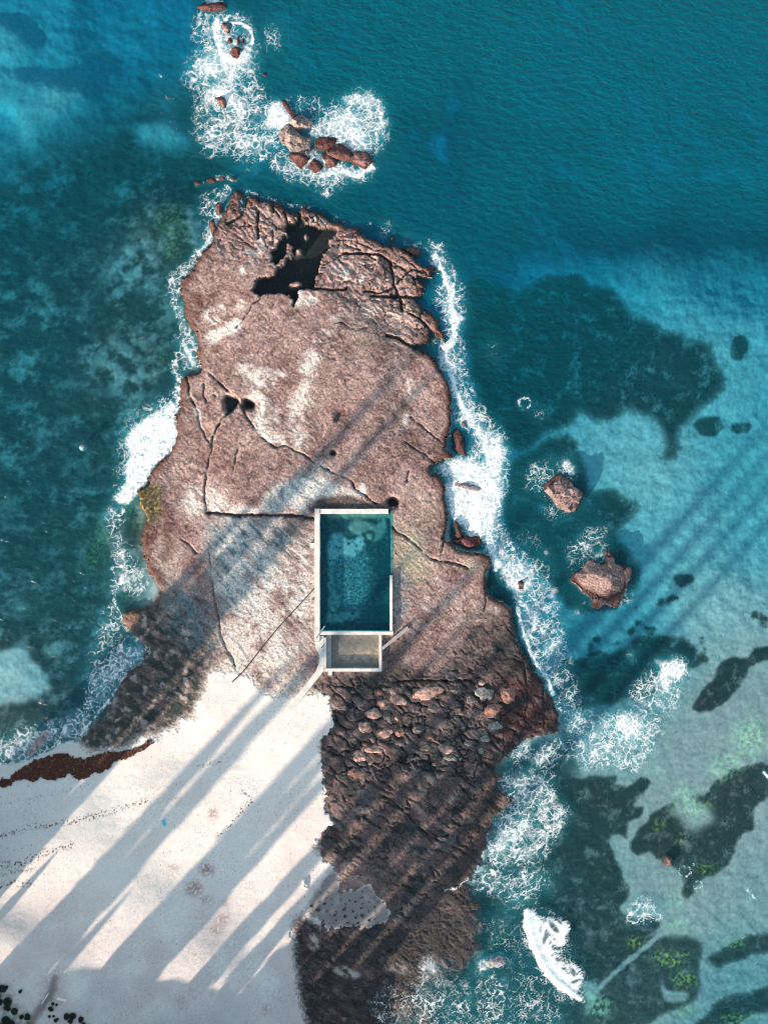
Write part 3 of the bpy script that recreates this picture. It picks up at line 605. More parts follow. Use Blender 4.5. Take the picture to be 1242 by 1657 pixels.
def water_material(name, kr, kg, kb, sc, scol, wave=1.0):
    m, nt, out = new_mat(name)
    at = N(nt, 'ShaderNodeAttribute'); at.attribute_name = 'depth'
    ae = N(nt, 'ShaderNodeAttribute'); ae.attribute_name = 'aeration'
    cc = N(nt, 'ShaderNodeCombineColor')
    for k, ch in ((kr,'Red'),(kg,'Green'),(kb,'Blue')):
        mu = N(nt, 'ShaderNodeMath', operation='MULTIPLY'); mu.inputs[1].default_value = -k
        nt.links.new(at.outputs['Fac'], mu.inputs[0])
        ex = N(nt, 'ShaderNodeMath', operation='EXPONENT'); nt.links.new(mu.outputs[0], ex.inputs[0])
        nt.links.new(ex.outputs[0], cc.inputs[ch])
    tr = N(nt, 'ShaderNodeBsdfTransparent'); nt.links.new(cc.outputs['Color'], tr.inputs['Color'])
    mu = N(nt, 'ShaderNodeMath', operation='MULTIPLY'); mu.inputs[1].default_value = -sc; nt.links.new(at.outputs['Fac'], mu.inputs[0])
    ex = N(nt, 'ShaderNodeMath', operation='EXPONENT'); nt.links.new(mu.outputs[0], ex.inputs[0])
    f = N(nt, 'ShaderNodeMath', operation='SUBTRACT'); f.inputs[0].default_value = 1; nt.links.new(ex.outputs[0], f.inputs[1])
    tc = N(nt, 'ShaderNodeTexCoord')
    mp = N(nt, 'ShaderNodeMapping'); mp.inputs['Rotation'].default_value = (0,0,math.radians(35)); mp.inputs['Scale'].default_value = (.55,1.0,1.0)
    nt.links.new(tc.outputs['Object'], mp.inputs['Vector'])
    nw = N(nt, 'ShaderNodeTexNoise'); nw.inputs['Scale'].default_value = .75; nw.inputs['Detail'].default_value = 4; nw.inputs['Roughness'].default_value = .55; nw.inputs['Distortion'].default_value = .3
    nt.links.new(mp.outputs['Vector'], nw.inputs['Vector'])
    bp = N(nt, 'ShaderNodeBump'); bp.inputs['Strength'].default_value = 1.0*wave; bp.inputs['Distance'].default_value = .5
    nt.links.new(nw.outputs['Fac'], bp.inputs['Height'])
    df = N(nt, 'ShaderNodeBsdfDiffuse'); df.inputs['Color'].default_value = (*scol, 1); nt.links.new(bp.outputs['Normal'], df.inputs['Normal'])
    da = N(nt, 'ShaderNodeBsdfDiffuse'); da.inputs['Color'].default_value = (.06,.52,.62,1)
    mx = N(nt, 'ShaderNodeMixShader'); nt.links.new(f.outputs[0], mx.inputs[0]); nt.links.new(tr.outputs[0], mx.inputs[1]); nt.links.new(df.outputs[0], mx.inputs[2])
    ma = N(nt, 'ShaderNodeMixShader'); nt.links.new(ae.outputs['Fac'], ma.inputs[0]); nt.links.new(mx.outputs[0], ma.inputs[1]); nt.links.new(da.outputs[0], ma.inputs[2])
    gl = N(nt, 'ShaderNodeBsdfGlossy'); gl.inputs['Roughness'].default_value = .12; nt.links.new(bp.outputs['Normal'], gl.inputs['Normal'])
    fr = N(nt, 'ShaderNodeFresnel'); fr.inputs['IOR'].default_value = 1.33; nt.links.new(bp.outputs['Normal'], fr.inputs['Normal'])
    mg = N(nt, 'ShaderNodeMixShader'); ge = N(nt, 'ShaderNodeNewGeometry'); iv = N(nt, 'ShaderNodeMath', operation='SUBTRACT'); iv.inputs[0].default_value = 1; nt.links.new(ge.outputs['Backfacing'], iv.inputs[1])
    fm = N(nt, 'ShaderNodeMath', operation='MULTIPLY'); nt.links.new(fr.outputs[0], fm.inputs[0]); nt.links.new(iv.outputs[0], fm.inputs[1]); nt.links.new(fm.outputs[0], mg.inputs[0]); nt.links.new(ma.outputs[0], mg.inputs[1]); nt.links.new(gl.outputs[0], mg.inputs[2])
    nt.links.new(mg.outputs[0], out.inputs['Surface'])
    return m
M_sea = water_material('sea_water_material', .36, .074, .024, .045, (.0,.140,.180))
M_pool = water_material('pool_water_material', .42, .07, .025, .05, (.0,.12,.17), .25)
def foam_material():
    m, nt, out = new_mat('foam_material')
    at = N(nt, 'ShaderNodeAttribute'); at.attribute_name = 'cover'
    tr = N(nt, 'ShaderNodeBsdfTransparent')
    df = N(nt, 'ShaderNodeBsdfDiffuse'); df.inputs['Color'].default_value = (.86,.90,.91,1)
    tc = N(nt, 'ShaderNodeTexCoord'); nz = N(nt, 'ShaderNodeTexNoise'); nz.inputs['Scale'].default_value = 1.2; nz.inputs['Detail'].default_value = 5
    nt.links.new(tc.outputs['Object'], nz.inputs['Vector'])
    bp = N(nt, 'ShaderNodeBump'); bp.inputs['Strength'].default_value = .3; bp.inputs['Distance'].default_value = .15
    nt.links.new(nz.outputs['Fac'], bp.inputs['Height']); nt.links.new(bp.outputs['Normal'], df.inputs['Normal'])
    mx = N(nt, 'ShaderNodeMixShader'); nt.links.new(at.outputs['Fac'], mx.inputs[0]); nt.links.new(tr.outputs[0], mx.inputs[1]); nt.links.new(df.outputs[0], mx.inputs[2])
    nt.links.new(mx.outputs[0], out.inputs['Surface'])
    return m
M_foam = foam_material()

# ------------------------------------------------------------------ terrain: fine sheet in view, coarse sheet beyond, plain ring to the horizon
IX0, IX1, IY0, IY1 = -48., 1296., -48., 1704.
g = Grid(IX0, IX1, IY0, IY1, 1.5)
f = build_fields(g)
def cellmajor(a): return (a[:-1,:-1]+a[1:,:-1]+a[:-1,1:]+a[1:,1:])/4
def split_terrain(g, f, suffix_ok=True, skip=None):
    cr = cellmajor(f['rock']) > .5
    cs = (cellmajor(f['sand']) >= .5) & ~cr
    cb = ~cr & ~cs
    if skip is not None: cr, cs, cb = cr & ~skip, cs & ~skip, cb & ~skip
    res = []
    for nm, cells, cf, mat in (('rock_platform', cr, rock_colour, M_rock), ('beach', cs, sand_colour, M_sand), ('seabed', cb, seabed_colour, M_bed)):
        if cells.any():
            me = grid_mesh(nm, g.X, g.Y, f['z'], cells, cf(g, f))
            tag(link(nm, me, mat), kind='structure')
split_terrain(g, f)
OX0, OX1, OY0, OY1 = IX0-12*100, IX1+12*60, IY0-12*60, IY1+12*80
go = Grid(OX0, OX1, OY0, OY1, 12.)
fo = build_fields(go)
cxm = (go.X[:-1,:-1]+6); cym = (go.Y[:-1,:-1]+6)
skip = (cxm > IX0) & (cxm < IX1) & (cym > IY0) & (cym < IY1)
split_terrain(go, fo, skip=skip)
def ring(name, x0, x1, y0, y1, R, z, mat, tone=None, attrs=None, kind='structure'):
    xs = [-R, WX(x0), WX(x1), R]; ys = [R, WY(y0), WY(y1), -R]
    co = [(x, y, z) for y in ys for x in xs]; q = []
    for j in range(3):
        for i in range(3):
            if i == 1 and j == 1: continue
            v = j*4+i; q.append((v+4, v+5, v+1, v))
    n = len(co)
    me = mesh_np(name, np.array(co, F32), np.array(q), np.tile(np.array(tone, F32), (n,1)) if tone else None, {k: np.full(n, v, F32) for k, v in (attrs or {}).items()})
    tag(link(name, me, mat), kind=kind)
RH = 6000.
ring('seabed', go.xs[0], go.xs[-1], go.ys[0], go.ys[-1], RH, -9.0, M_bed, (.1,.1,.09))

def sample(arr, x, y):
    i = int(round((x-IX0)/1.5)); j = int(round((y-IY0)/1.5))
    i = min(max(i,0), arr.shape[1]-1); j = min(max(j,0), arr.shape[0]-1)
    return float(arr[j,i])
def zat(x, y):
    if IX0 < x < IX1 and IY0 < y < IY1: return sample(f['z'], x, y)
    i = int(round((x-go.xs[0])/12)); j = int(round((y-go.ys[0])/12))
    i = min(max(i,0), fo['z'].shape[1]-1); j = min(max(j,0), fo['z'].shape[0]-1)
    return float(fo['z'][j,i])

# ------------------------------------------------------------------ foam
gf = Grid(-12, 1254, -12, 1669, 1.0)
def foam_density(g):
    X, Y = g.X, g.Y
    D = np.zeros(g.shape, F32)      # lace
    C = np.zeros(g.shape, F32)      # thick white
    def L(pts, v, soft=5, warp=7): np.maximum(D, g.poly(pts, soft*1.7+3, warp*2.0)*v*1.08, out=D)
    def K(pts, v, soft=3, warp=6): np.maximum(C, g.poly(pts, soft*1.3+1, warp*1.8)*v, out=C)
    def LS(pts, w, v, soft=4, warp=5): np.maximum(D, g.stroke(pts, w, soft, warp)*v, out=D)
    def KS(pts, w, v, soft=4, warp=5): np.maximum(C, g.stroke(pts, w, soft, warp)*v, out=C)
    # west coast
    K([(187,811),(194,796),(207,772),(206,753),(213,738),(203,719),(206,704),(218,692),(238,677),(252,668),(272,656),(288,650),(286,678),(284,719),(267,738),(247,755),(237,782),(209,813)],1.0,2.5,4)
    L([(180,815),(190,780),(198,740),(190,710),(200,690),(230,665),(270,640),(290,640),(286,700),(240,770),(200,820)],.55,5,9)
    LS([(282,590),(290,620),(286,655)],13,.62); L([(285,540),(315,545),(320,585),(332,592),(312,604),(295,602),(287,570)],.62,3,5); KS([(300,560),(312,588)],6,.7)
    LS([(366,308),(350,345),(338,385),(318,415),(297,440),(281,462),(288,500),(300,535),(310,548)],17,.55,5,7)
    L([(318,322),(345,310),(370,312),(362,350),(345,380),(330,395),(322,370),(330,345)],.50,6,8); KS([(352,352),(338,386),(320,412)],5,.55)
    L([(275,440),(300,430),(312,440),(292,455),(300,500),(285,510),(270,480)],.5,4,7)
    L([(170,830),(195,808),(210,815),(200,840),(188,862),(203,882),(218,900),(238,930),(246,975),(228,962),(205,955),(188,962),(172,942),(183,910),(178,870)],.62,4,6)
    LS([(182,955),(190,985),(200,1008),(216,1030)],7,.62,3,3); L([(165,990),(190,985),(200,1010),(175,1040),(155,1080),(140,1075),(160,1030)],.5,4,8)
    L(conv([(0,640),(60,590),(100,540),(70,470),(90,390),(150,330),(250,240),(300,150),(380,110),(440,150),(510,220),(480,270),(430,300),(400,330),(310,420),(250,510),(190,590),(120,700),(50,760),(0,810)],4.14,120,1000),.66,5,7)
    L(conv([(-100,260),(0,230),(150,170),(300,140),(430,90),(560,20),(640,0),(700,0),(620,130),(500,240),(400,270),(250,340),(100,390),(0,400),(-100,405)],4.14,0,1140),.68,4,6)
    LS([(-12,1236),(24,1235),(60,1224),(97,1204),(122,1197),(150,1165),(175,1135),(205,1090)],4,.8,2,2)
    LS([(207,1030),(230,1037),(241,1050),(236,1064),(222,1066)],5,.7,3,3)
    K(conv([(360,240),(400,200),(450,220),(440,260),(380,265)],4.14,120,1000),.55,4,5)
    # north-east and east coast
    E = [(690,395),(710,398),(735,440),(752,490),(748,560),(752,600),(772,650),(802,690),(822,720),(818,790),(808,840),(832,890),(862,930),(850,950),(825,935),(803,920),(785,888),(780,870),(750,865),(745,850),(727,820),(722,785),(705,770),(698,755),(755,737),(760,700),(745,690),(735,660),(730,625),(715,590),(702,560),(716,550),(713,500),(702,480),(715,450),(699,425)]
    L(E, .62, 3, 7)
    KS([(705,415),(722,450),(730,490),(735,540),(722,572),(742,640),(768,690),(786,720),(797,770),(793,830),(792,870),(806,915)],(6,15),.80,6,11)
    K([(706,755),(755,738),(782,745),(800,700),(815,730),(806,800),(795,860),(760,868),(747,850),(740,848),(728,824),(724,790),(735,770)],.92,4,8)
    L([(698,560),(712,555),(735,600),(728,612)],.7,2,4); L([(690,395),(700,392),(715,410),(700,422)],.62,3,6)
    L([(620,370),(634,352),(630,372),(626,386),(612,384)],.55,3,6); L([(645,388),(655,374),(664,388),(655,394)],.6,3,5); L([(668,394),(680,390),(684,400),(672,402)],.6,2,4)
    LS([(395,308),(430,319),(475,334),(500,336)],5,.42,3,4); LS([(545,355),(580,368),(600,362)],6,.25,4,6)
    LS([(388,318),(392,340)],4,.7,2,2)
    L([(800,905),(850,898),(882,920),(895,960),(905,1000),(912,1050),(926,1100),(940,1150),(930,1180),(908,1160),(897,1122),(880,1092),(862,1072),(847,1030),(838,985),(832,950)],.58,5,8)
    K([(806,915),(830,905),(858,925),(862,950),(845,965),(828,955)],.72,6,10); KS([(838,985),(850,1035),(862,1066),(884,1096),(893,1122)],6,.62,3,5)
    KS([(842,975),(866,1000)],10,.45,5,8); KS([(900,1040),(880,1060)],10,.4,5,8)
    L([(845,880),(880,900),(900,960),(880,960),(850,920)],.4,8,12); L([(795,700),(812,705),(822,722),(812,728),(798,716)],.5,2,4)
    # south-east surf
    L(conv([(-80,600),(0,640),(60,650),(180,640),(230,610),(300,650),(420,640),(500,650),(600,650),(480,720),(560,800),(460,820),(470,930),(380,980),(310,1030),(150,980),(60,1000),(-40,960)],4.11,940,1000),.66,6,9)
    K(conv([(230,640),(380,640),(440,690),(380,760),(330,830),(270,790),(220,720)],4.11,940,1000),.85,6,10)
    L(conv([(480,270),(560,280),(640,250),(720,310),(745,370),(690,420),(690,500),(620,580),(640,660),(540,650),(400,640),(310,500),(400,370),(480,340)],4.11,940,1000),.56,4,8)
    K(conv([(490,285),(560,285),(640,270),(700,320),(720,370),(640,400),(590,460),(540,480),(520,400),(540,360)],4.11,940,1000),.80,3,9)
    L(conv([(290,200),(340,210),(380,240),(320,280),(290,260)],4.11,940,1000),.4,3,6)
    L(conv([(470,375),(560,290),(640,180),(740,200),(860,170),(1000,160),(1060,240),(920,300),(820,345),(700,320),(600,290)],4.14,680,1160),.56,3,7)
    L(conv([(590,350),(700,335),(870,370),(890,460),(890,560),(1010,600),(980,710),(900,800),(840,870),(830,970),(760,970),(600,1025),(470,990),(455,900),(480,840),(470,700),(600,620),(640,560),(535,490)],4.14,680,1160),.64,3,6)
    KS(conv([(480,900),(560,850),(640,760),(700,700)],4.14,680,1160),14,.5,8,8)
    L(conv([(460,1000),(640,1020),(800,1000),(900,1100),(760,1260),(500,1200),(400,1130),(230,1150),(330,1080)],4.14,680,1160),.46,7,10)
    K(conv([(740,1050),(820,1060),(810,1140),(760,1130)],4.14,680,1160),.45,6,8); K(conv([(580,1190),(660,1180),(700,1260),(600,1300)],4.14,680,1160),.42,7,8); 
    LS([(716,1443),(740,1434),(758,1420),(782,1404)],4,.6,3,3); LS([(770,1440),(800,1430),(830,1420)],5,.5,3,4)
    L([(770,1480),(830,1460),(860,1500),(870,1560),(900,1600),(870,1620),(800,1560),(780,1520)],.24,8,12)
    L([(610,1600),(680,1560),(740,1590),(790,1560),(850,1590),(885,1605),(905,1680),(600,1680)],.33,9,14)
    K([(765,1560),(790,1552),(805,1560),(790,1570),(770,1575)],.5,4,7); K([(670,1556),(700,1548),(715,1575),(690,1590)],.42,5,9)
    L([(850,1470),(905,1500),(915,1560),(940,1580),(945,1620),(900,1610),(860,1560)],.6,6,10)
    # north reefs
    P = lambda p: conv(p, 3.45, 300, 0)
    L(P([(60,90),(180,90),(240,70),(300,80),(370,150),(380,230),(450,230),(380,300),(360,420),(440,440),(400,490),(420,560),(540,570),(530,720),(520,830),(430,890),(250,880),(70,830),(60,720),(50,580),(120,500),(0,480),(20,350),(80,280),(50,190)]),.60,5,8)
    KS(P([(175,110),(180,200),(205,290),(250,340),(340,310)]),(9,16),.95,5,8); K(P([(100,300),(250,290),(370,310),(340,400),(200,440),(60,420),(30,380)]),.68,9,14)
    K(P([(150,490),(220,470),(270,500),(300,580),(330,600),(240,600),(190,540),(110,570)]),.95,4,8); K(P([(60,60),(200,60),(240,90),(150,95)]),.4,4,6)
    KS(P([(130,10),(170,8),(200,20)]),6,.7,3,3)
    KS(P([(255,125),(330,135),(372,190),(375,240)]),5,.9,2,3); KS(P([(240,200),(300,260),(360,270)]),5,.6,3,4)
    L(P([(430,140),(480,120),(540,150),(570,230),(490,280),(400,300),(460,240),(430,200)]),.40,4,8); L(P([(540,360),(590,370),(560,460),(520,500)]),.22,6,10); L(P([(-120,560),(-30,420),(20,480),(0,600),(-60,640)]),.30,10,16)
    K(P([(455,640),(480,590),(530,565),(585,680),(525,725),(462,690)]),1.0,2,4)
    L(P([(690,700),(780,620),(890,540),(1000,490),(1100,600),(1115,740),(1070,860),(930,850),(880,790),(710,780)]),.62,4,8); K(P([(700,720),(800,690),(900,640),(990,620),(960,700),(1000,760),(1060,840),(960,840),(880,790),(740,770)]),.72,7,12)
    KS(P([(900,560),(1040,560),(1095,650),(1080,760)]),12,.5,8,12)
    L(P([(490,850),(580,860),(690,900),(760,830),(850,930),(1040,900),(1075,920),(1000,1000),(880,1015),(750,1105),(700,1000),(560,1030),(500,930)]),.66,4,7); KS(P([(690,900),(740,880),(780,900)]),8,.7,4,5); KS(P([(760,980),(860,950),(960,970),(1040,930)]),9,.75,5,7)
    L(P([(540,555),(740,550),(770,680),(600,640)]),.5,4,8); L(P([(1120,760),(1170,830),(1140,950),(1100,980)]),.2,6,10); L(P([(240,930),(420,930),(440,970),(300,990)]),.35,5,9); 
    LS([(350,288),(365,286),(380,292)],6,.6,3,4); LS([(318,300),(340,294)],4,.3,3,4)
    # around the two stacks in the bay
    Q = lambda p: conv(p, 5.4, 830, 720)
    L(Q([(80,250),(180,170),(330,140),(420,130),(540,170),(560,280),(650,330),(560,350),(480,290),(370,280),(270,370),(330,460),(420,580),(620,480),(640,520),(480,610),(360,620),(200,580),(280,540),(220,420),(170,420)]),.44,4,6)
    K(Q([(410,190),(450,140),(510,160),(540,230),(520,270),(440,220)]),.9,3,5)
    L(Q([(370,920),(560,880),(600,760),(680,730),(850,740),(840,840),(770,920),(800,990),(660,1060),(560,1110),(520,1170),(470,1150),(540,980)]),.5,4,8); L(Q([(980,1010),(1050,970),(1120,1010),(1120,1100),(1060,1160),(1060,1300),(1000,1400),(900,1450),(960,1300),(1060,1150),(1080,1060)]),.52,3,6)
    L(Q([(530,1180),(620,1270),(690,1330),(680,1450),(600,1400),(520,1280)]),.42,4,6); K(Q([(740,960),(760,930),(790,970),(760,990)]),.7,2,4); K(Q([(240,940),(300,920),(320,960),(260,970)]),.6,2,4); K(Q([(510,1440),(560,1420),(600,1450),(540,1480)]),.6,2,4)
    L(Q([(-20,700),(120,740),(250,850),(330,960),(200,1000),(100,900),(-20,850)]),.38,8,12); L(Q([(-60,170),(80,180),(170,300),(100,600),(0,640)]),.26,12,16)
    # small rings and wisps
    for cx, cy, r in [(848,653,10),(1108,1410,10),(1128,1432,7)]:
        LS([(cx+r*math.cos(t), cy+r*.85*math.sin(t)) for t in np.linspace(0.3,5.9,9)],3,.62 if cx<1000 else .45,2,3)
    L([(858,660),(885,668),(880,676),(862,668)],.45,3,6); L([(785,560),(800,550),(812,570),(800,590),(788,580)],.30,4,9)
    L(conv([(270,990),(400,880),(470,910),(570,980),(480,1010),(390,1040),(290,1020)],4.11,940,1240),.66,3,6)
    LS(conv([(1100,820),(1150,870)],4.11,940,1240),3,.9,2,2); KS([(1236,1250),(1243,1258)],5,.8,2,2); LS([(1115,1385),(1122,1400)],2,.4,2,3)
    LS([(255,120),(262,125)],3,.5,2,3); L([(260,130),(290,150),(300,220),(270,260),(250,200)],.18,8,14)
    return D, C
D, C = foam_density(gf)
X, Y = gf.X, gf.Y
idx = np.nonzero((D > .03) | (C > .03))
x, y, d, c = X[idx], Y[idx], D[idx], C[idx]
pat = fbm(x, y, 34, 3, 6); fine = fbm(x, y, 4, 2, 2); pm = fbm(x, y, 14, 3, 4)
q1 = fbm(x, y, 20, 4, 1, .6); q2 = fbm(x, y, 20, 4, 3, .6)
wx = x + 9*q1; wy = y + 9*q2
def ridge(sc, sd, k): return np.abs(perlin((wx/sc).astype(F32), (wy/sc).astype(F32), sd) + .35*perlin((wx/sc*2.1).astype(F32), (wy/sc*2.1).astype(F32), sd+1))*k
a2 = worley(wx, wy, 10.5, 1); a1 = worley(x+6*q2, y+6*q1, 4.2, 2)
t = np.clip(d*(1+1.0*pat+.6*pm), 0, 1.05)
ww = .015+.24*t*t
l1 = 1-sstep(0, ww+.06, ridge(19, 2, 1.0)); l2 = 1-sstep(0, ww*.9+.03, ridge(9.5, 5, 1.0)); l3 = 1-sstep(0, .02+.30*t*t, a2[1]-a2[0])
sel = sstep(-.25,.25,fbm(x, y, 25, 3, 7))
lace = np.maximum(l1*(.8+.3*fine)*(.4+.6*sel), np.maximum(l2*sstep(-.3,.25,pm+.5*t-.25)*.85, l3*(1-.75*sel)*.9))*sstep(.08,.45,t)
lace = np.maximum(lace, sstep(.34,.7,fine+.2*pm)*sstep(.12,.5,t)*.7*sstep(-.1,.3,pat+.1))
lace = np.maximum(lace, sstep(.6,1.0,t)*(.12+1.1*pm+.5*fine+.5*q1))
cc = np.clip(c*(1+.55*pm+.35*fine+.35*q1), 0, 1.2)
holes = 1-sstep(.0,.40,a2[1]-a2[0])
fill = np.maximum(sstep(.62,1.0,cc)*np.clip(.88+.45*fine+.5*q2-.55*sstep(.12,.4,fbm(x,y,8,3,6)),.25,1), sstep(.16,.65,cc)*np.clip(holes*.9+.12+.6*fine,0,1))
mist = sstep(.10,.75,np.maximum(c, .45*d)+.38*q1+.22*pm)*np.clip(.30+.55*q2+.35*fine+.35*c,0,.85)*sstep(.1,.5,np.maximum(c,d*.8))
al = np.clip(np.maximum(np.maximum(lace, fill), mist), 0, 1)
A = np.zeros(gf.shape, F32); A[idx] = al
def upsample(arr, X, Y):
    fx = np.clip((X-IX0)/1.5, 0, arr.shape[1]-1.001); fy = np.clip((Y-IY0)/1.5, 0, arr.shape[0]-1.001)
    i = fx.astype(int); j = fy.astype(int); u = fx-i; v = fy-j
    return (arr[j,i]*(1-u)+arr[j,i+1]*u)*(1-v)+(arr[j+1,i]*(1-u)+arr[j+1,i+1]*u)*v
zt = upsample(blur(f['z'], 1.0), X, Y)
inl = sstep(.45, .9, zt)
A = A*(1-inl)
basinm = (X > 505) & (X < 640) & (Y > 815) & (Y < 1095); A[basinm] = 0
zf = np.maximum(zt, 0) + 0.05 + .10*np.clip(C,0,1)*A
cells = cellmajor(A) > .04
foam = tag(link('sea_foam', grid_mesh('sea_foam', X, Y, zf, cells, None, {'cover': A}), M_foam), 'white lacy sea foam along the rocks and reefs', 'foam', None, 'stuff')

# ------------------------------------------------------------------ sea surface
gs = slice(None, None, 2)
Xs, Ys = g.X[gs, gs], g.Y[gs, gs]
dep = np.maximum(f['depth'][gs, gs], .02)
aer = blur(np.clip(.27*D + .42*C, 0, 1), 2.6)
fx = np.clip((Xs+12).astype(int), 0, gf.shape[1]-1); fy = np.clip((Ys+12).astype(int), 0, gf.shape[0]-1)
aer = np.where((Xs > -12) & (Xs < 1254) & (Ys > -12) & (Ys < 1669), aer[fy, fx], 0)
aer = np.clip(aer*(1+.5*fbm(Xs, Ys, 14, 3, 2)), 0, .85)
sea = tag(link('sea', grid_mesh('sea', Xs, Ys, np.zeros(Xs.shape, F32), np.ones((Xs.shape[0]-1, Xs.shape[1]-1), bool), None, {'depth': dep, 'aeration': aer}), M_sea), kind='structure')
oc = grid_mesh('sea', go.X, go.Y, np.zeros(go.shape, F32), ~skip, None, {'depth': np.maximum(fo['depth'], .02), 'aeration': np.zeros(go.shape, F32)})
tag(link('sea', oc, M_sea), kind='structure')
ring('sea', go.xs[0], go.xs[-1], go.ys[0], go.ys[-1], RH, 0.0, M_sea, None, {'depth': 22., 'aeration': 0.})

# ------------------------------------------------------------------ loose rocks
def rock_thing(name, outline, height, label, cat='rock', tone=(.30,.19,.16), wet=(.07,.03,.025), group=None, base=0.0, step=1.0, seed=0, mat=None, facet=.5, wetline=.35, warp=2.5, skirt=.9, flat=.55, pre=False):
    p = np.array(outline, float); cxp, cyp = p[:,0].mean(), p[:,1].mean()
    if name == 'sea_rock':
        tone = (tone[0]*.74, tone[1]*.80, tone[2]*.88)
        p = np.array([cxp, cyp]) + (p-np.array([cxp, cyp]))*1.13; outline = [tuple(q) for q in p]
    sz = max(np.ptp(p[:,0]), np.ptp(p[:,1]))
    st = min(step, sz/14)
    pad = 4*st+2
    gg = Grid(p[:,0].min()-pad, p[:,0].max()+pad, p[:,1].min()-pad, p[:,1].max()+pad, st)
    m = gg.poly(outline, 0, warp*1.5*min(1, sz/22), False, min(4, sz*.12))
    sg = max(.8, .055*min(np.ptp(p[:,0]), np.ptp(p[:,1]))/st)
    e = blur(m, sg); e2 = blur(m, max(1, .4*sg))
    prof = np.clip((e-.35)/.65, 0, 1)**flat
    X, Y = gg.X, gg.Y
    w = worley(X + 2*gg.wxA, Y + 2*gg.wyA, max(3, sz*.34), seed % 4)
    rr = random.Random(seed*31+5)
    hw_, hh_ = np.ptp(p[:,0])*.5+1e-3, np.ptp(p[:,1])*.5+1e-3
    u_ = (X-cxp + 1.2*gg.wxA)/hw_; v_ = (Y-cyp + 1.2*gg.wyA)/hh_
    ta = rr.uniform(0, 6.28); top = 1 + facet*.30*(u_*math.cos(ta)+v_*math.sin(ta))
    for k in range(9):
        th = k*.698+rr.uniform(-.3,.3); o_ = rr.uniform(.55,1.15); sl_ = rr.uniform(.55,2.2)
        top = np.minimum(top, sl_*(o_-(u_*math.cos(th)+v_*math.sin(th))) + .18)
    w2_ = worley(X + 1.5*gg.wxA, Y + 1.5*gg.wyA, max(2.5, sz*.19), (seed+1) % 4)
    facets = (w2_[2]-.5)*.34 + ((w2_[2]*7.3) % 1-.5)*w2_[3]*.5 + ((w2_[2]*3.7) % 1-.5)*w2_[4]*.5
    z = height*prof*(np.clip(top, .12, 1.3) + facet*.75*facets + .20*fbm(X, Y, max(3, sz*.22), 4, seed % 7, .65))
    z = np.maximum(z, 0)
    z = np.where(e2 > .5, z + .06, -skirt*np.clip((.5-e2)*3.0, 0, 1))
    if name == 'sea_rock': pass
    cells = cellmajor(blur(m, 1.0)) > .03
    n = fbm(X, Y, max(2.5, sz*.18), 4, (seed+3) % 7)
    col = np.zeros(gg.shape+(3,), F32)+np.array(tone, F32)
    col = col*(1+.55*n+.45*(w2_[2]-.5)+.35*fbm(X, Y, 3, 2, 2))[..., None]
    col = mixc(col, [min(.75, q*1.7) for q in tone], sstep(.1,.5,fbm(X, Y, max(3, sz*.3), 3, (seed+5) % 7))*.5)
    crack = np.maximum((1-sstep(.0,.06,w[1]-w[0]))*sstep(-.3,.2,n), (1-sstep(.0,.10,w2_[1]-w2_[0]))*sstep(.0,.4,n))
    col = mixc(col, [q*.35 for q in tone], crack*.6)
    z = z - .10*height*crack*(e2 > .5)
    if wet is not None: col = mixc(col, wet, (1-sstep(.3*wetline, wetline*1.3, z+.12*n))*.9)
    me = grid_mesh(name, X, Y, z, cells, np.clip(col, .01, .75))
    ox, oy = WX(cxp), WY(cyp)
    co = np.zeros(len(me.vertices)*3, F32); me.vertices.foreach_get('co', co); co = co.reshape(-1,3); co[:,0] -= ox; co[:,1] -= oy
    me.vertices.foreach_set('co', co.ravel()); me.update()
    o = link(name, me, mat or M_rock); o.location = (ox, oy, base)
    return tag(o, label, cat, group)
P = lambda p: conv(p, 3.45, 300, 0)
Q = lambda p: conv(p, 5.4, 830, 720)
red, pinkr, tan_ = (.12,.048,.042), (.30,.19,.16), (.30,.215,.18)
RG = 'reef rocks in the surf north of the headland'
rock_thing('sea_rock', P([(75,40),(110,15),(150,22),(200,18),(222,45),(190,60),(110,66)]), .8, 'dark red rock awash at the top edge of the picture', tone=red, group=RG, seed=1)
rock_thing('sea_rock', P([(205,128),(232,135),(246,175),(232,192),(208,165)]), .9, 'slim upright brown rock in white foam, north of the ring of foam', tone=pinkr, group=RG, seed=2)
rock_thing('sea_rock', P([(283,208),(300,203),(306,248),(290,250)]), .6, 'small red rock inside the ring of foam at the northern reef', tone=red, group=RG, seed=3)
rock_thing('sea_rock', P([(312,222),(328,220),(332,240),(315,243)]), .4, 'tiny rock at the right inside the ring of foam', tone=red, group=RG, seed=3)
rock_thing('sea_rock', P([(235,215),(255,208),(262,238),(242,248)]), .5, 'dark purple rock half under foam left of the foam ring', tone=(.10,.04,.045), group=RG, seed=4)
rock_thing('sea_rock', P([(252,298),(275,268),(302,270),(314,296),(292,328),(265,322)]), .9, 'knobbly red rock below the ring of foam', tone=red, group=RG, seed=5)
rock_thing('sea_rock', P([(163,546),(200,538),(228,560),(228,605),(205,598)]), .8, 'lone red brown rock beneath a fan of white spray', tone=(.22,.11,.09), group=RG, seed=6)
rock_thing('sea_rock', P([(425,405),(450,412),(455,432),(435,425)]), .25, 'faint reddish rock just awash in dark water beside the foam', tone=red, group=RG, seed=7)
rock_thing('sea_rock', P([(540,562),(560,568),(590,615),(612,650),(582,655),(560,610)]), .6, 'narrow dark red ridge rock leading up to the pale boulder', tone=red, group=RG, seed=8)
rock_thing('sea_rock', P([(585,690),(595,665),(650,648),(706,680),(694,712),(645,722),(612,712)]), 1.7, 'smaller pale tan boulder capping the northern reef', tone=tan_, wet=None, group=RG, seed=9, facet=.7)
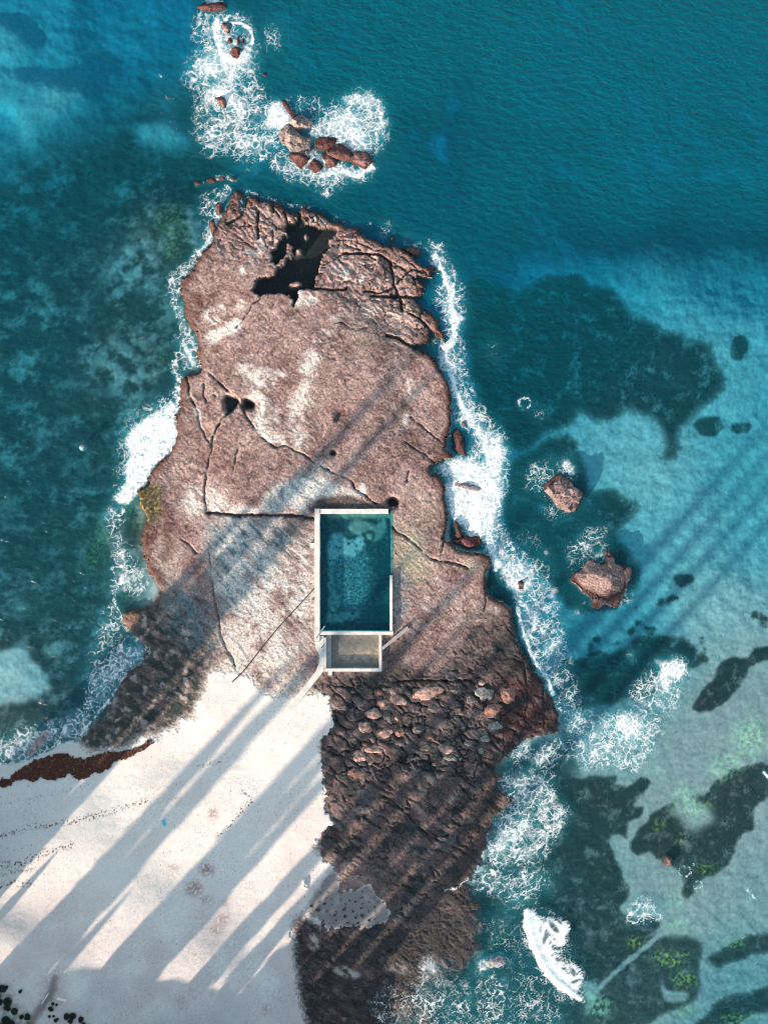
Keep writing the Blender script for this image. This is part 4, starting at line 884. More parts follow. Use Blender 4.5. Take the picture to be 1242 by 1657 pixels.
rock_thing('sea_rock', P([(528,760),(566,705),(612,722),(640,755),(690,780),(692,838),(670,868),(600,842),(548,802)]), 1.7, 'largest pale tan boulder of the northern reef', tone=tan_, wet=None, group=RG, seed=10, facet=.7)
rock_thing('sea_rock', P([(578,850),(650,868),(692,882),(645,945),(600,905)]), .8, 'red brown rock below the largest pale boulder', tone=(.19,.08,.065), group=RG, seed=11)
rock_thing('sea_rock', P([(685,935),(720,882),(765,930),(725,965)]), .6, 'red rock ringed by foam at the foot of the northern reef', tone=red, group=RG, seed=12)
rock_thing('sea_rock', P([(725,780),(780,768),(834,770),(832,802),(790,832),(735,830)]), .7, 'flat dark red rock between pale boulder and white plume', tone=red, group=RG, seed=13)
rock_thing('sea_rock', P([(798,835),(860,802),(902,830),(928,860),(922,905),(860,892),(800,872)]), 1.0, 'wide red rock block beneath the white plume', tone=(.17,.07,.06), group=RG, seed=14)
rock_thing('sea_rock', P([(762,850),(800,872),(852,900),(832,932),(785,935)]), .7, 'brown wedge rock between two foam tongues at northern reef', tone=(.2,.1,.08), group=RG, seed=15)
rock_thing('sea_rock', P([(918,875),(960,845),(1002,850),(1052,905),(1000,942),(932,912)]), 1.1, 'easternmost red brown rock of the northern reef, with a pointed tip', tone=(.24,.12,.10), group=RG, seed=16)
NG = 'small wet rocks off the north tip'
for i, (cx, cy, r, lb) in enumerate([(320,297,5,'wet red rock farthest west in the line off the north tip'),(342,292,7,'larger wet red rock in the middle of the line off the north tip'),(358,289,5,'wet red rock under a foam crest off the north tip'),(377,290,4,'small wet rock closest to the finger of the north tip')]):
    rock_thing('sea_rock', [(cx+r*k*math.cos(a), cy+.7*r*k*math.sin(a)) for a, k in zip(np.linspace(0,6.28,9)[:-1], (1,1.1,.8,1,.9,1.15,.9,1.1))], .4, lb, tone=red, group=NG, seed=i+20)
for i, (pts, lb) in enumerate([([(349,332),(356,326),(360,345),(351,348)],'slender red rock in foam left of the headland fingers'),([(340,362),(346,355),(351,368),(343,385)],'narrow red rock against the foam on the north west shore')]):
    rock_thing('sea_rock', pts, .6, lb, tone=(.19,.08,.065), group=NG, seed=i+24)
rock_thing('sea_rock', Q([(275,370),(370,290),(400,278),(490,310),(520,370),(600,430),(560,490),(530,560),(460,572),(390,530),(330,450)]), 1.9, 'angular pinkish rock stack standing in the bay, nearer the foam cap', tone=pinkr, seed=31, facet=.9, group='rock stacks in the bay')
rock_thing('sea_rock', Q([(520,1170),(590,1110),(660,1060),(690,1018),(760,1060),(798,1040),(796,950),(830,955),(872,1010),(870,1060),(950,1080),(990,1060),(1010,1120),(960,1250),(920,1340),(885,1402),(780,1362),(760,1405),(700,1392),(702,1330),(620,1260)]), 1.9, 'largest pinkish rock stack standing in the bay, with jagged northern points', tone=pinkr, seed=32, facet=.6, group='rock stacks in the bay', warp=3)
rock_thing('sea_rock', Q([(45,1195),(70,1180),(88,1210),(85,1252),(50,1262)]), .8, 'small dark rock poking out of the white surf by the eastern ledge', tone=(.14,.07,.06), seed=33)
rock_thing('sea_rock', conv([(543,645),(568,598),(608,622),(604,658),(560,664)],4.11,940,1240), .5, 'small round brown rock among the dark weed of the south east reef', tone=(.30,.20,.17), seed=34)
rock_thing('sea_rock', conv([(188,325),(250,222),(318,180),(332,208),(272,282),(212,338)],4.14,0,1140), .45, 'pink streaked rock in the turquoise surf by the beach', tone=(.42,.32,.29), wet=None, seed=35)
rock_thing('sea_rock', conv([(30,775),(90,735),(160,708),(205,760),(170,802),(60,825)],5.645,780,1420), .5, 'foam washed rock in the churned water left of the breaking wave', tone=(.35,.31,.29), wet=None, seed=36)
rock_thing('sea_rock', [(733,703),(741,695),(747,706),(750,722),(756,738),(744,732),(735,722)], .6, 'wet dark red ledge rock in the channel beside the eastern surf', tone=(.13,.05,.05), seed=37)
rock_thing('sea_rock', [(747,683),(751,682),(755,690),(750,690)], .4, 'tiny pink rock at the edge of the eastern surf', tone=pinkr, seed=38)
rock_thing('sea_rock', [(741,876),(752,866),(774,870),(776,881),(762,886),(745,882)], .7, 'wet red slab below the white froth on the east ledge', tone=(.15,.055,.05), seed=39)
rock_thing('sea_rock', [(128,724),(133,720),(138,722),(135,727),(130,728)], .35, 'tiny pale rock alone in the dark western water', tone=(.5,.42,.38), wet=None, seed=40)
rock_thing('sea_rock', [(735,786),(745,778),(770,786),(783,790),(780,796),(760,794)], .5, 'grey ledge rock half buried in white froth on the east shore', tone=(.33,.27,.25), wet=None, seed=41)
rock_thing('sea_rock', [(652,404),(661,399),(676,403),(680,411),(672,414),(660,408)], .6, 'red block broken off the north east rim', tone=(.24,.12,.10), seed=42)
rock_thing('sea_rock', [(631,386),(635,382),(637,388),(633,391)], .5, 'very small red rock standing off the north east rim', tone=red, seed=43)

# boulders in the fractured field south of the pool
Z5 = [(385,170,45,25,25,0),(420,212,66,22,25,0),(350,222,30,17,0,0),(300,280,52,30,-5,0),(380,290,30,34,0,1),(495,270,58,24,15,0),(570,178,80,28,-10,0),(620,318,76,27,10,1),(260,345,48,24,15,0),(360,370,40,24,-15,0),
 (435,365,28,24,0,2),(520,350,25,20,0,1),(575,390,28,14,0,2),(200,390,56,15,20,1),(240,480,45,28,15,0),(310,450,45,18,10,0),(375,415,28,17,-10,0),(430,415,30,20,0,1),(290,510,25,20,0,0),(840,188,48,29,10,3),
 (770,212,28,22,0,1),(880,258,48,34,-20,2),(945,188,38,38,0,2),(780,272,38,30,0,1),(885,340,45,21,0,3),(840,400,28,21,0,3),(760,425,21,14,0,3),(820,455,14,17,0,3),(740,470,14,10,0,3),(720,495,10,9,0,3),(735,347,12,10,0,3),
 (665,490,34,19,0,3),(910,385,28,14,0,2),(215,565,38,24,0,2),(150,436,24,14,0,1),(830,352,20,9,0,2),(690,420,22,13,10,1),(640,430,24,14,-10,1),(560,440,30,16,0,1),(700,300,26,18,20,1),(470,180,22,12,30,1),(650,262,34,14,20,1)]
tones = [(.34,.215,.18),(.12,.10,.095),(.23,.12,.095),(.20,.19,.185)]
BL = ['pinkish brown boulder in the fractured rock field below the small pool','dark grey brown boulder in the shaded fractured rock field','rusty red brown boulder in the fractured rock field','pale grey boulder in the fractured rock field near the eastern surf']
BGp = ['pinkish boulders of the fractured field','dark boulders of the fractured field','rusty boulders of the fractured field','pale boulders of the fractured field']
_r = random.Random(4)
for k in range(20):
    bx_, by_ = _r.uniform(150, 950), _r.uniform(130, 560)
    if by_ > 560-.18*abs(bx_-500) or any(abs(bx_-q[0]) < q[2]*.9 and abs(by_-q[1]) < q[3]*.9 for q in Z5): continue
    sz_ = _r.uniform(10, 30); Z5.append((bx_, by_, sz_*_r.uniform(1,1.6), sz_*.75, _r.uniform(5,45), _r.choice([1,1,1,2,0])))
for i, (zx, zy, rx, ry, an, tn) in enumerate(Z5):
    cx, cy = 500+zx/2.957, 1060+zy/2.957; rx /= 2.957; ry /= 2.957; a = math.radians(an)
    pts = []
    for t_ in np.linspace(0, 2*np.pi, 9)[:-1]+random.uniform(0,.7):
        k = random.uniform(.78, 1.2); px, py = rx*k*math.cos(t_), ry*k*math.sin(t_)
        pts.append((cx+px*math.cos(a)-py*math.sin(a), cy+px*math.sin(a)+py*math.cos(a)))
    tt = tones[tn]; v = random.uniform(.85, 1.15)
    rock_thing('boulder', pts, .24+.014*min(rx,ry)*2, BL[tn], 'boulder', tuple(q*v for q in tt), None, BGp[tn], zat(cx, cy)-.10, seed=50+i, facet=.8, warp=3.5, skirt=.5, flat=.35)
# dark stones scattered on the wet sand pocket
for i, (zx, zy, r) in enumerate([(265,675,10),(355,662,9),(420,740,9),(490,745,12),(560,755,8),(605,742,10),(648,775,9),(545,805,9),(575,790,8),(510,790,7),(580,820,10),(710,795,6),(680,815,8),(430,770,7),(600,690,7),(545,715,6),(480,700,7),(740,790,5),(520,640,6),(560,650,6)]):
    cx, cy = 440+zx/4.14, 1300+zy/4.14; r = r/4.14*1.25
    pts = [(cx+r*random.uniform(.75,1.2)*math.cos(t_), cy+r*random.uniform(.7,1.1)*math.sin(t_)) for t_ in np.linspace(0,6.28,8)[:-1]]
    rock_thing('stone', pts, .3, 'small dark stone lying on the grey sand pocket in the southern rocks', 'stone', (.05,.05,.05), None, 'dark stones on the sand pocket', zat(cx, cy)-.04, seed=i, skirt=.2)
rock_thing('pale_rock', conv([(198,492),(215,488),(250,530),(262,560),(225,572),(198,545)],4.14,440,1300), .7, 'pale smooth rock at the right edge of the sand', 'rock', (.62,.55,.5), None, None, zat(495,1428)-.05, seed=3, skirt=.3)

# ------------------------------------------------------------------ breaking wave
wp = conv([(376,340),(410,288),(455,288),(490,335),(560,355),(640,378),(730,378),(800,440),(795,520),(765,600),(705,650),(705,700),(765,740),(795,800),(845,800),(895,880),(935,920),(875,1000),(845,1040),(830,1060),(965,1142),(900,1142),(838,1102),(700,1012),(558,882),(498,740),(448,640),(428,540),(378,430)],5.645,780,1420)
gw = Grid(835, 965, 1458, 1640, .8)
m = gw.poly(wp, 0, 3); ms = gw.poly(wp, 2.0, 5)
crest = gw.stroke(conv([(405,310),(420,430),(450,560),(500,680),(560,820),(660,930),(800,1040),(880,1110)],5.645,780,1420), (15,8), 5, 2)
X, Y = gw.X, gw.Y
a_ = math.radians(-32); xr = X*math.cos(a_)+Y*math.sin(a_); yr = -X*math.sin(a_)+Y*math.cos(a_)
q_ = fbm(X, Y, 12, 4, 1, .6); strk = fbm(xr*.30+2*q_, yr+3*q_, 4.5, 4, 2, .6); ft = fbm(X, Y, 3.5, 3, 5)
ms = gw.poly(wp, 3.5, 10); back = blur(gw.stroke(conv([(560,420),(620,560),(700,720),(800,900)],5.645,780,1420), 16, 6, 4), 3)
tr_ = blur(gw.poly(wp, 2, 8), 7)
al = np.maximum(sstep(.2,.8,crest+.3*ft), sstep(.30,1.0,ms*.75+.45*tr_+.95*strk+.35*ft-.55*back*sstep(-.35,.15,q_))*.95)*(1-.35*sstep(.1,.4,ft)*(1-crest))
wh = np.zeros(gw.shape, F32)
for hx, hy, hr1, hr2, ha in [(575,530,16,60,15),(655,455,22,50,-40),(700,400,10,30,-50),(675,640,28,16,0),(690,745,22,16,0),(640,705,12,10,0),(815,850,18,44,-30),(845,940,34,14,-20),(770,560,14,30,0),(740,690,24,12,-30),(530,470,8,30,0),(880,930,20,10,0)]:
    wh = np.maximum(wh, gw.ell(780+hx/5.645, 1420+hy/5.645, hr1/5.645*1.3, hr2/5.645*1.3, ha, .8, 3))
comb = sstep(.05,.3,fbm(xr*.12, yr, 2.2, 2, 6))*gw.stroke(conv([(700,370),(800,430),(770,600),(720,690)],5.645,780,1420), 9, 3, 2)
comb = np.maximum(comb, sstep(.05,.3,fbm(xr*.12, yr, 2.2, 2, 3))*gw.stroke(conv([(800,780),(890,860),(930,920),(880,1000)],5.645,780,1420), 9, 3, 2))
al = al*(1-.92*wh)*(1-.85*comb)
al = np.clip(al, 0, 1)*sstep(.12,.55,ms+.35*strk+.2*ft)
zw = .06 + blur(crest, 3)*.22*(1+.12*q_) + .16*blur(m, 6)*(1+.4*q_) + .03*strk
cells = cellmajor(al) > .05
tag(link('breaking_wave', grid_mesh('breaking_wave', X, Y, zw, cells, None, {'cover': al}), M_foam), 'white breaking wave curling toward the southern rocks', 'wave')

# ------------------------------------------------------------------ brown seaweed heaped along the waterline
wr = conv([(-60,520),(0,508),(30,500),(140,430),(180,400),(270,360),(380,330),(480,335),(570,350),(700,320),(860,305),(960,265),(1000,225),(1045,228),(1025,265),(900,345),(800,375),(700,445),(590,482),(530,502),(470,470),(420,498),(330,502),(290,480),(240,512),(180,490),(100,532),(40,568),(-60,540)],4.14,0,1140)
gw = Grid(-14, 262, 1185, 1290, .75)
m = gw.poly(wr, 0, 8, True, 5); X, Y = gw.X, gw.Y
br = sstep(-.55,.05, fbm(X, Y, 4, 3, 3) + 1.6*(blur(m, 7)-.55))
m2 = m*br
zz = upsample(f['z'], X, Y) + .03 + .30*blur(m, 3)*(.6+.6*fbm(X, Y, 3, 3, 1)) 
col = np.zeros(gw.shape+(3,), F32)+np.array((.075,.028,.020), F32)
col = mixc(col, (.19,.085,.05), sstep(.05,.45,fbm(X,Y,5,4,5))*.7)
col = mixc(col, (.34,.20,.13), sstep(.3,.5,fbm(X,Y,4,3,2))*np.maximum(gw.ell(122,1235,12,16,0,5,8), gw.ell(150,1240,14,4,-50,3,6))*.9)
tag(link('seaweed_wrack', grid_mesh('seaweed_wrack', X, Y, zz, cellmajor(m2) > .5, np.clip(col,.01,.6)), M_rock), 'dark brown band of washed up seaweed on the beach edge', 'seaweed', None, 'stuff')

# ------------------------------------------------------------------ the rock pools
def prism(name, pts, z0, z1, mat, parent=None, bevel=.04):
    """closed polygon outline (photo px) raised from z0 to z1"""
    import bmesh
    bm = bmesh.new()
    P_ = [(WX(x), WY(y)) for x, y in pts]
    ar = sum(P_[i][0]*P_[(i+1)%len(P_)][1]-P_[(i+1)%len(P_)][0]*P_[i][1] for i in range(len(P_)))
    if ar < 0: P_ = P_[::-1]
    vs = [bm.verts.new((x, y, z0)) for x, y in P_]
    fc = bm.faces.new(vs)
    r = bmesh.ops.extrude_face_region(bm, geom=[fc])
    up = [v for v in r['geom'] if isinstance(v, bmesh.types.BMVert)]
    for v in up: v.co.z = z1
    bmesh.ops.recalc_face_normals(bm, faces=bm.faces)
    if bevel:
        ed = [e for e in bm.edges if all(v.co.z > z1-1e-4 for v in e.verts)]
        bmesh.ops.bevel(bm, geom=ed, offset=bevel, segments=2, affect='EDGES')
    for fce in bm.faces: fce.smooth = False
    me = bpy.data.meshes.new(name); bm.to_mesh(me); bm.free()
    o = link(name, me, mat)
    if parent: o.parent = parent; o.matrix_parent_inverse = parent.matrix_basis.inverted()
    return o
def box(name, x0, x1, y0, y1, z0, z1, mat, parent=None, bevel=.04): return prism(name, [(x0,y0),(x1,y0),(x1,y1),(x0,y1)], z0, z1, mat, parent, bevel)
def bar(name, p, q, r, mat, parent=None, seg=8):
    import bmesh
    p, q = Vector(p), Vector(q); d = q-p; bm = bmesh.new()
    bmesh.ops.create_cone(bm, cap_ends=True, segments=seg, radius1=r, radius2=r, depth=d.length)
    me = bpy.data.meshes.new(name)
    M = d.to_track_quat('Z','Y').to_matrix().to_4x4(); M.translation = (p+q)/2
    bm.transform(M); bm.to_mesh(me); bm.free()
    o = link(name, me, mat)
    if parent: o.parent = parent; o.matrix_parent_inverse = parent.matrix_basis.inverted()
    return o
def adopt(o, parent):
    o.parent = parent; o.matrix_parent_inverse = parent.matrix_basis.inverted()
ZW, ZWAT = 2.15, 1.45
pool = tag(empty('swimming_pool', (WX(572), WY(924), 0)), 'large rectangular ocean pool with pale concrete walls cut into the rock platform', 'swimming pool')
def irr(x0, x1, y0, y1, wob=.25):
    """slightly uneven concrete edge outline"""
    pts = []
    n = max(2, int(max(x1-x0, y1-y0)/12))
    hor = (x1-x0) > (y1-y0)
    for k in range(n+1):
        t = k/n; e = random.uniform(-wob, wob) if 0 < k < n else 0
        pts.append((x0+(x1-x0)*t, y0+e) if hor else (x1+e, y0+(y1-y0)*t))
    for k in range(n+1):
        t = 1-k/n; e = random.uniform(-wob, wob) if 0 < k < n else 0
        pts.append((x0+(x1-x0)*t, y1+e) if hor else (x0+e, y0+(y1-y0)*t))
    return pts
prism('wall', irr(510,518.3,823,1036), -.4, ZW, M_conc, pool)
prism('wall', irr(518.5,628,823.4,831.6), -.4, ZW-.02, M_conc, pool)
prism('wall', irr(518.5,636,1019.8,1025.4), -.4, ZW-.02, M_conc, pool)
prism('wall', irr(630.2,634.8,930,1019.6,.15), -.4, ZW-.1, M_conc, pool)
box('corner_pillar', 510.6,517.7,823.6,831, ZW+.003, ZW+.10, M_conc, pool)
box('buttress', 502.5,509.8,878,886.5, .8, ZW-.12, M_conc, pool)
box('buttress', 504.5,509.8,969.5,975.5, .8, ZW-.3, M_concd, pool)
# pool floor
gp = Grid(512, 634, 824, 1026, .75)
Xp, Yp = gp.X, gp.Y
V = lambda p: conv(p, 4.604, 460, 790)
col = np.zeros(gp.shape+(3,), F32)+np.array((.035,.045,.048), F32)
mot = sstep(-.1,.35,fbm(Xp+4*fbm(Xp,Yp,9,3,1),Yp,6,5,2,.72))
mid = gp.poly(V([(380,480),(560,480),(640,520),(640,640),(620,900),(480,900),(400,840),(370,600)]),5,8)
col = mixc(col, (.20,.25,.26), mid*.6)
col = mixc(col, (.46,.52,.54), mid*mot*.85*sstep(-.5,.3,fbm(Xp,Yp,16,3,3)))
col = mixc(col, (.25,.28,.27), mot*.35)
col = mixc(col, (.03,.04,.04), sstep(-.05,.25,fbm(Xp,Yp,4.5,4,2,.7))*.8)
pl = gp.poly(V([(335,360),(430,355),(480,390),(590,350),(612,400),(600,440),(560,490),(490,505),(400,505),(370,560),(340,590)]),1.5,9)
col = mixc(col, (.50,.50,.49), pl*.85*sstep(-.6,.1,fbm(Xp,Yp,7,4,3)))
pl2 = gp.poly(V([(480,300),(540,230),(620,240),(690,270),(750,215),(770,300),(720,370),(650,385),(600,330),(540,345)]),1.5,3)
col = mixc(col, (.27,.26,.23), pl2*.85)
pl3 = gp.poly(V([(335,580),(385,600),(370,700),(405,850),(385,930),(540,915),(555,950),(480,985),(360,1005),(310,990),(330,900)]),1.8,8)
col = mixc(col, (.40,.38,.32), pl3*.8*sstep(-.45,.1,fbm(Xp,Yp,8,4,6)))
col = mixc(col, (.03,.035,.035), gp.stroke(V([(590,345),(640,325),(665,355),(640,400),(600,390)]),5,2,3)*.9)
col = mixc(col, (.02,.028,.03), gp.poly(V([(620,440),(700,400),(780,380),(790,1060),(640,1060),(650,700),(620,600)]),8,8)*.75*sstep(-.5,.1,fbm(Xp,Yp,7,3,5)))
col = mixc(col, (.33,.28,.2), gp.poly(V([(330,190),(560,185),(770,190),(770,215),(500,215),(340,225)]),2,3)*.6)
zp = np.full(gp.shape, -.02, F32) + .08*fbm(Xp,Yp,12,3,1) + .05*pl + .35*pl2*1.0 + .5*np.clip(1-(Yp-831)/10,0,1)
me = grid_mesh('floor', Xp, Yp, zp, np.ones((gp.shape[0]-1, gp.shape[1]-1), bool), np.clip(col*(1+.15*fbm(Xp,Yp,3,2,6))[...,None],.01,.7))
adopt(link('floor', me, M_bed), pool)
dpt = np.maximum(2.0*(ZWAT-zp)/1.45, .1)+1.0*sstep(565,632,Xp)
me = grid_mesh('water', Xp, Yp, np.full(gp.shape, ZWAT, F32), np.ones((gp.shape[0]-1, gp.shape[1]-1), bool), None, {'depth': dpt, 'aeration': np.zeros(gp.shape, F32)})
adopt(link('water', me, M_pool), pool)

small = tag(empty('wading_pool', (WX(572), WY(1056), 0)), 'small shallow wading pool with white rim joined below the large pool', 'pool')
prism('wall', irr(613,617.6,1025.8,1084.3,.12), -.4, ZW-.14, M_conc, small)
prism('wall', irr(525,612.8,1079.4,1084.3,.12), -.4, ZW-.14, M_conc, small)
prism('wall', irr(524.8,528.3,1030,1079.2,.12), -.4, ZW-.14, M_conc, small)
box('step', 528.5,536.5,1026,1079.2, -.4, 1.28, M_concd, small)
box('buttress', 532,538,1084.5,1090.5, .8, ZW-.35, M_conc, small)
gq = Grid(528, 614, 1025, 1080, .75); Xq, Yq = gq.X, gq.Y
col = np.zeros(gq.shape+(3,), F32)+np.array((.20,.16,.14), F32)
col = mixc(col, (.46,.33,.23), gq.poly(V([(430,1270),(480,1215),(560,1200),(700,1180),(690,1290),(430,1295)]),4,6)*.75*sstep(-.4,.2,fbm(Xq*.6+Yq*.3,Yq,6,3,2)))
col = mixc(col, (.10,.11,.11), gq.poly(V([(370,1100),(560,1110),(700,1110),(690,1150),(560,1180),(420,1190)]),4,5)*.6)
col = mixc(col, (.28,.24,.17), gq.poly(V([(540,1180),(620,1140),(690,1120),(640,1170),(560,1200)]),3,4)*.5)
col = mixc(col, (.12,.14,.14), gq.poly(V([(320,1300),(700,1300),(700,1333),(320,1333)]),2,2)*.6)
zq = np.full(gq.shape, .92, F32)+.03*fbm(Xq,Yq,8,3,3)
adopt(link('floor', grid_mesh('floor', Xq, Yq, zq, np.ones((gq.shape[0]-1, gq.shape[1]-1), bool), np.clip(col*(1+.2*fbm(Xq,Yq,3,2,6))[...,None],.01,.7)), M_bed), small)
adopt(link('water', grid_mesh('water', Xq, Yq, np.full(gq.shape, ZWAT-.08, F32), np.ones((gq.shape[0]-1, gq.shape[1]-1), bool), None, {'depth': np.full(gq.shape, .12, F32), 'aeration': np.zeros(gq.shape, F32)}), M_pool), small)

ap = V([(230,1133),(262,1090)]) 
path = prism('footpath', V([(232,1136),(268,1136),(268,1092),(297,1092),(297,1352),(258,1402),(62,1645),(8,1645),(238,1355),(262,1292),(263,1235),(236,1180)]), .9, ZW-.25, M_conc, None, .05)
tag(path, kind='structure')
rampw = prism('low_wall', V([(722,1178),(912,1020),(930,1040),(724,1203)]), .6, 1.95, M_concd, None, .04)
tag(rampw, 'slanting grey concrete wall running from the wading pool to the rocks', 'wall')
# hand rails beside the steps into the large pool
hr_ = tag(empty('handrail', (WX(518), WY(1023), ZW)), 'pale metal handrail by the steps at the corner of the large pool', 'handrail')
a_, b_ = (WX(512.5), WY(1030.5), ZW+.9), (WX(526.3), WY(1011.3), ZWAT+.5)
bar('rail', a_, b_, .17, M_metal, hr_)
for t_, zl in ((.03, ZW), (.3, ZW), (.62, .3), (.95, .3)):
    q = Vector(a_).lerp(Vector(b_), t_); bar('post', (q.x, q.y, zl-.05), (q.x, q.y, q.z), .10, M_dark, hr_)
hr2 = tag(empty('handrail', (WX(521.5), WY(1043), ZW-.25)), 'short dark handrail on the path beside the wading pool', 'handrail')
a_, b_ = (WX(521), WY(1046.2), ZW+.55), (WX(525.8), WY(1040.5), ZW+.55)
bar('rail', a_, b_, .09, M_dark, hr2)
for t_ in (.02,.5,.98):
    q = Vector(a_).lerp(Vector(b_), t_); bar('post', (q.x, q.y, ZW-.3), (q.x, q.y, q.z), .06, M_dark, hr2)
# pipe lying over the rock from the pool to the sand
pp = [(509.5,951),(485,978),(450,1016),(420,1053),(395,1085),(377,1102)]
import bmesh
bm = bmesh.new(); prev = None
cu = bpy.data.curves.new('pipe', 'CURVE'); cu.dimensions = '3D'; cu.bevel_depth = .13; cu.bevel_resolution = 2
sp = cu.splines.new('POLY'); sp.points.add(len(pp)*4-4)
for i, (px, py) in enumerate(smooth_pts(pp, 4, False)): sp.points[i].co = (WX(px), WY(py), zat(px, py)+.12, 1)
tmp = bpy.data.objects.new('pipe_curve', cu); COL.objects.link(tmp)
dg = bpy.context.evaluated_depsgraph_get(); me = bpy.data.meshes.new_from_object(tmp.evaluated_get(dg))
bpy.data.objects.remove(tmp)
me.name = 'pipe'; me.materials.clear()
tag(link('pipe', me, M_dark), 'thin dark pipe running straight from the pool wall down to the sand', 'pipe')
# belongings
def soft_slab(name, cx, cy, w, h, ang, t, mat, label, cat):
    bm = bmesh.new(); bmesh.ops.create_grid(bm, x_segments=12, y_segments=8, size=.5)
    for v in bm.verts:
        x_, y_ = v.co.x*w, v.co.y*h
        v.co = (x_+.06*math.sin(y_*7), y_+.06*math.sin(x_*6), t*(.6+.4*math.sin(x_*5+y_*4)))
    r = bmesh.ops.extrude_face_region(bm, geom=bm.faces[:])
    for v in r['geom']:
        if isinstance(v, bmesh.types.BMVert): v.co.z += .05+t
    bmesh.ops.recalc_face_normals(bm, faces=bm.faces)
    me = bpy.data.meshes.new(name); bm.to_mesh(me); bm.free()
    o = link(name, me, mat); o.location = (WX(cx), WY(cy), zat(cx, cy)+.02); o.rotation_euler.z = math.radians(ang)
    return tag(o, label, cat)
soft_slab('beach_towel', 268, 1328, .75, 1.35, 20, .04, M_towel, 'bright blue beach towel lying on the sand', 'towel')
soft_slab('cloth_bundle', 635.5, 822, .7, .45, 25, .12, M_pink, 'small pink cloth bundle beside the dark round hole at the pool corner', 'bundle')
soft_slab('beach_bag', 514.5, 1469, .9, .7, -40, .2, M_dark, 'dark bag left on the sand pocket among the southern rocks', 'bag')

# ------------------------------------------------------------------ south-west corner: shrubs, timber steps, fences
def leaf_cloud(n, rx, rz, size, seed, cone=False):
    r = random.Random(seed); vs = []; qs = []
    lobes = [(r.uniform(-.45,.45)*rx, r.uniform(-.45,.45)*rx, r.uniform(.35,.75)*rz, r.uniform(.45,.7)) for _ in range(7)]
    for i in range(n):
        lx, ly, lz, lr = lobes[i % 7]
        th = r.uniform(0, 6.283); ph = math.acos(r.uniform(-.5,1)); k = r.uniform(.55,1)**.5*lr
        c = Vector((lx+rx*k*math.sin(ph)*math.cos(th), ly+rx*k*math.sin(ph)*math.sin(th), max(.03, lz+rz*.6*k*math.cos(ph))))
        d = Vector((r.uniform(-1,1), r.uniform(-1,1), r.uniform(-.3,.6))).normalized(); e = d.cross(Vector((r.uniform(-1,1), r.uniform(-1,1), 1))).normalized()
        s = size*r.uniform(.6,1.3); b = len(vs)
        vs += [c-d*s-e*s*.25, c+e*s*.5, c+d*s, c-e*s*.5]; qs.append((b,b+1,b+2,b+3))
    return vs, qs
def shrub_mesh(seed):
    vs, qs = leaf_cloud(900, 1.0, .9, .17, seed)
    me = bpy.data.meshes.new('foliage'); me.from_pydata([tuple(v) for v in vs], [], qs); me.update(); me.materials.append(M_leaf)
    bm = bmesh.new(); r = random.Random(seed+9)
    for k in range(6):
        a = k*1.05+r.uniform(-.3,.3); q = Vector((.55*math.cos(a), .55*math.sin(a), .75)); p = Vector((0,0,-.15)); d = q-p
        M = d.to_track_quat('Z','Y').to_matrix().to_4x4(); M.translation = (p+q)/2
        bmesh.ops.create_cone(bm, cap_ends=True, segments=6, radius1=.06, radius2=.02, depth=d.length, matrix=M)
    ms = bpy.data.meshes.new('stem'); bm.to_mesh(ms); bm.free(); ms.materials.append(M_bark)
    return me, ms
shr = [shrub_mesh(s_) for s_ in (3, 8, 15)]
SH = [(15,1587,6.5),(6,1596,6.5),(22,1585,3),(9,1608,7),(23,1605,7),(25,1615,6),(35,1622,6),(3,1618,7),(19,1638,9),(30,1644,8),(36,1653,6),(54,1630,5),(46,1630,4),(10,1650,7),(43,1590,3),
      (93,1617,4.2),(96,1609,3),(101,1612,2.2),(90,1630,2.2),(97,1629,2.2),(101,1634,3.8),(118,1630,5.5),(126,1629,5.8),(123,1636,4),(113,1649,4),(140,1636,4.3),(143,1643,5),(151,1649,3.8),(70,1646,4),(136,1655,3.2)]
special = {14:'small round dark shrub alone on the sand left of the track', 21:'left half of the widest dark shrub pair right of the track',22:'right half of the widest dark shrub pair right of the track',24:'round dark shrub below the widest shrub pair',27:'easternmost dark shrub of the dune corner',28:'dark shrub pressed against the timber steps',16:'upper shrub of the tall clump right of the track',15:'lower shrub of the tall clump right of the track',20:'dark shrub just left of the widest shrub pair',0:'topmost shrub of the dense thicket in the bottom left corner'}
for i, (sx, sy, r) in enumerate(SH):
    o = empty('shrub', (WX(sx), WY(sy), zat(sx, sy)-.03))
    o.scale = (r*S*random.uniform(.9,1.35), r*S*random.uniform(.75,1.1), r*S*random.uniform(.7,1.1)); o.rotation_euler.z = random.uniform(0, 6)
    a, b = shr[i % 3]
    for nm, me in (('foliage', a), ('stem', b)):
        c_ = bpy.data.objects.new(nm, me); COL.objects.link(c_); c_.parent = o
    if i in special: lb = special[i]; gp_ = 'dune shrubs right of the track' if i > 14 else 'dune shrubs left of the track'
    elif i < 15: lb, gp_ = 'dark coastal shrub in the dense thicket of the bottom left corner', 'dune shrubs left of the track'
    else: lb, gp_ = 'small dark shrub scattered on the sand right of the track', 'dune shrubs right of the track'
    tag(o, lb, 'shrub', gp_)
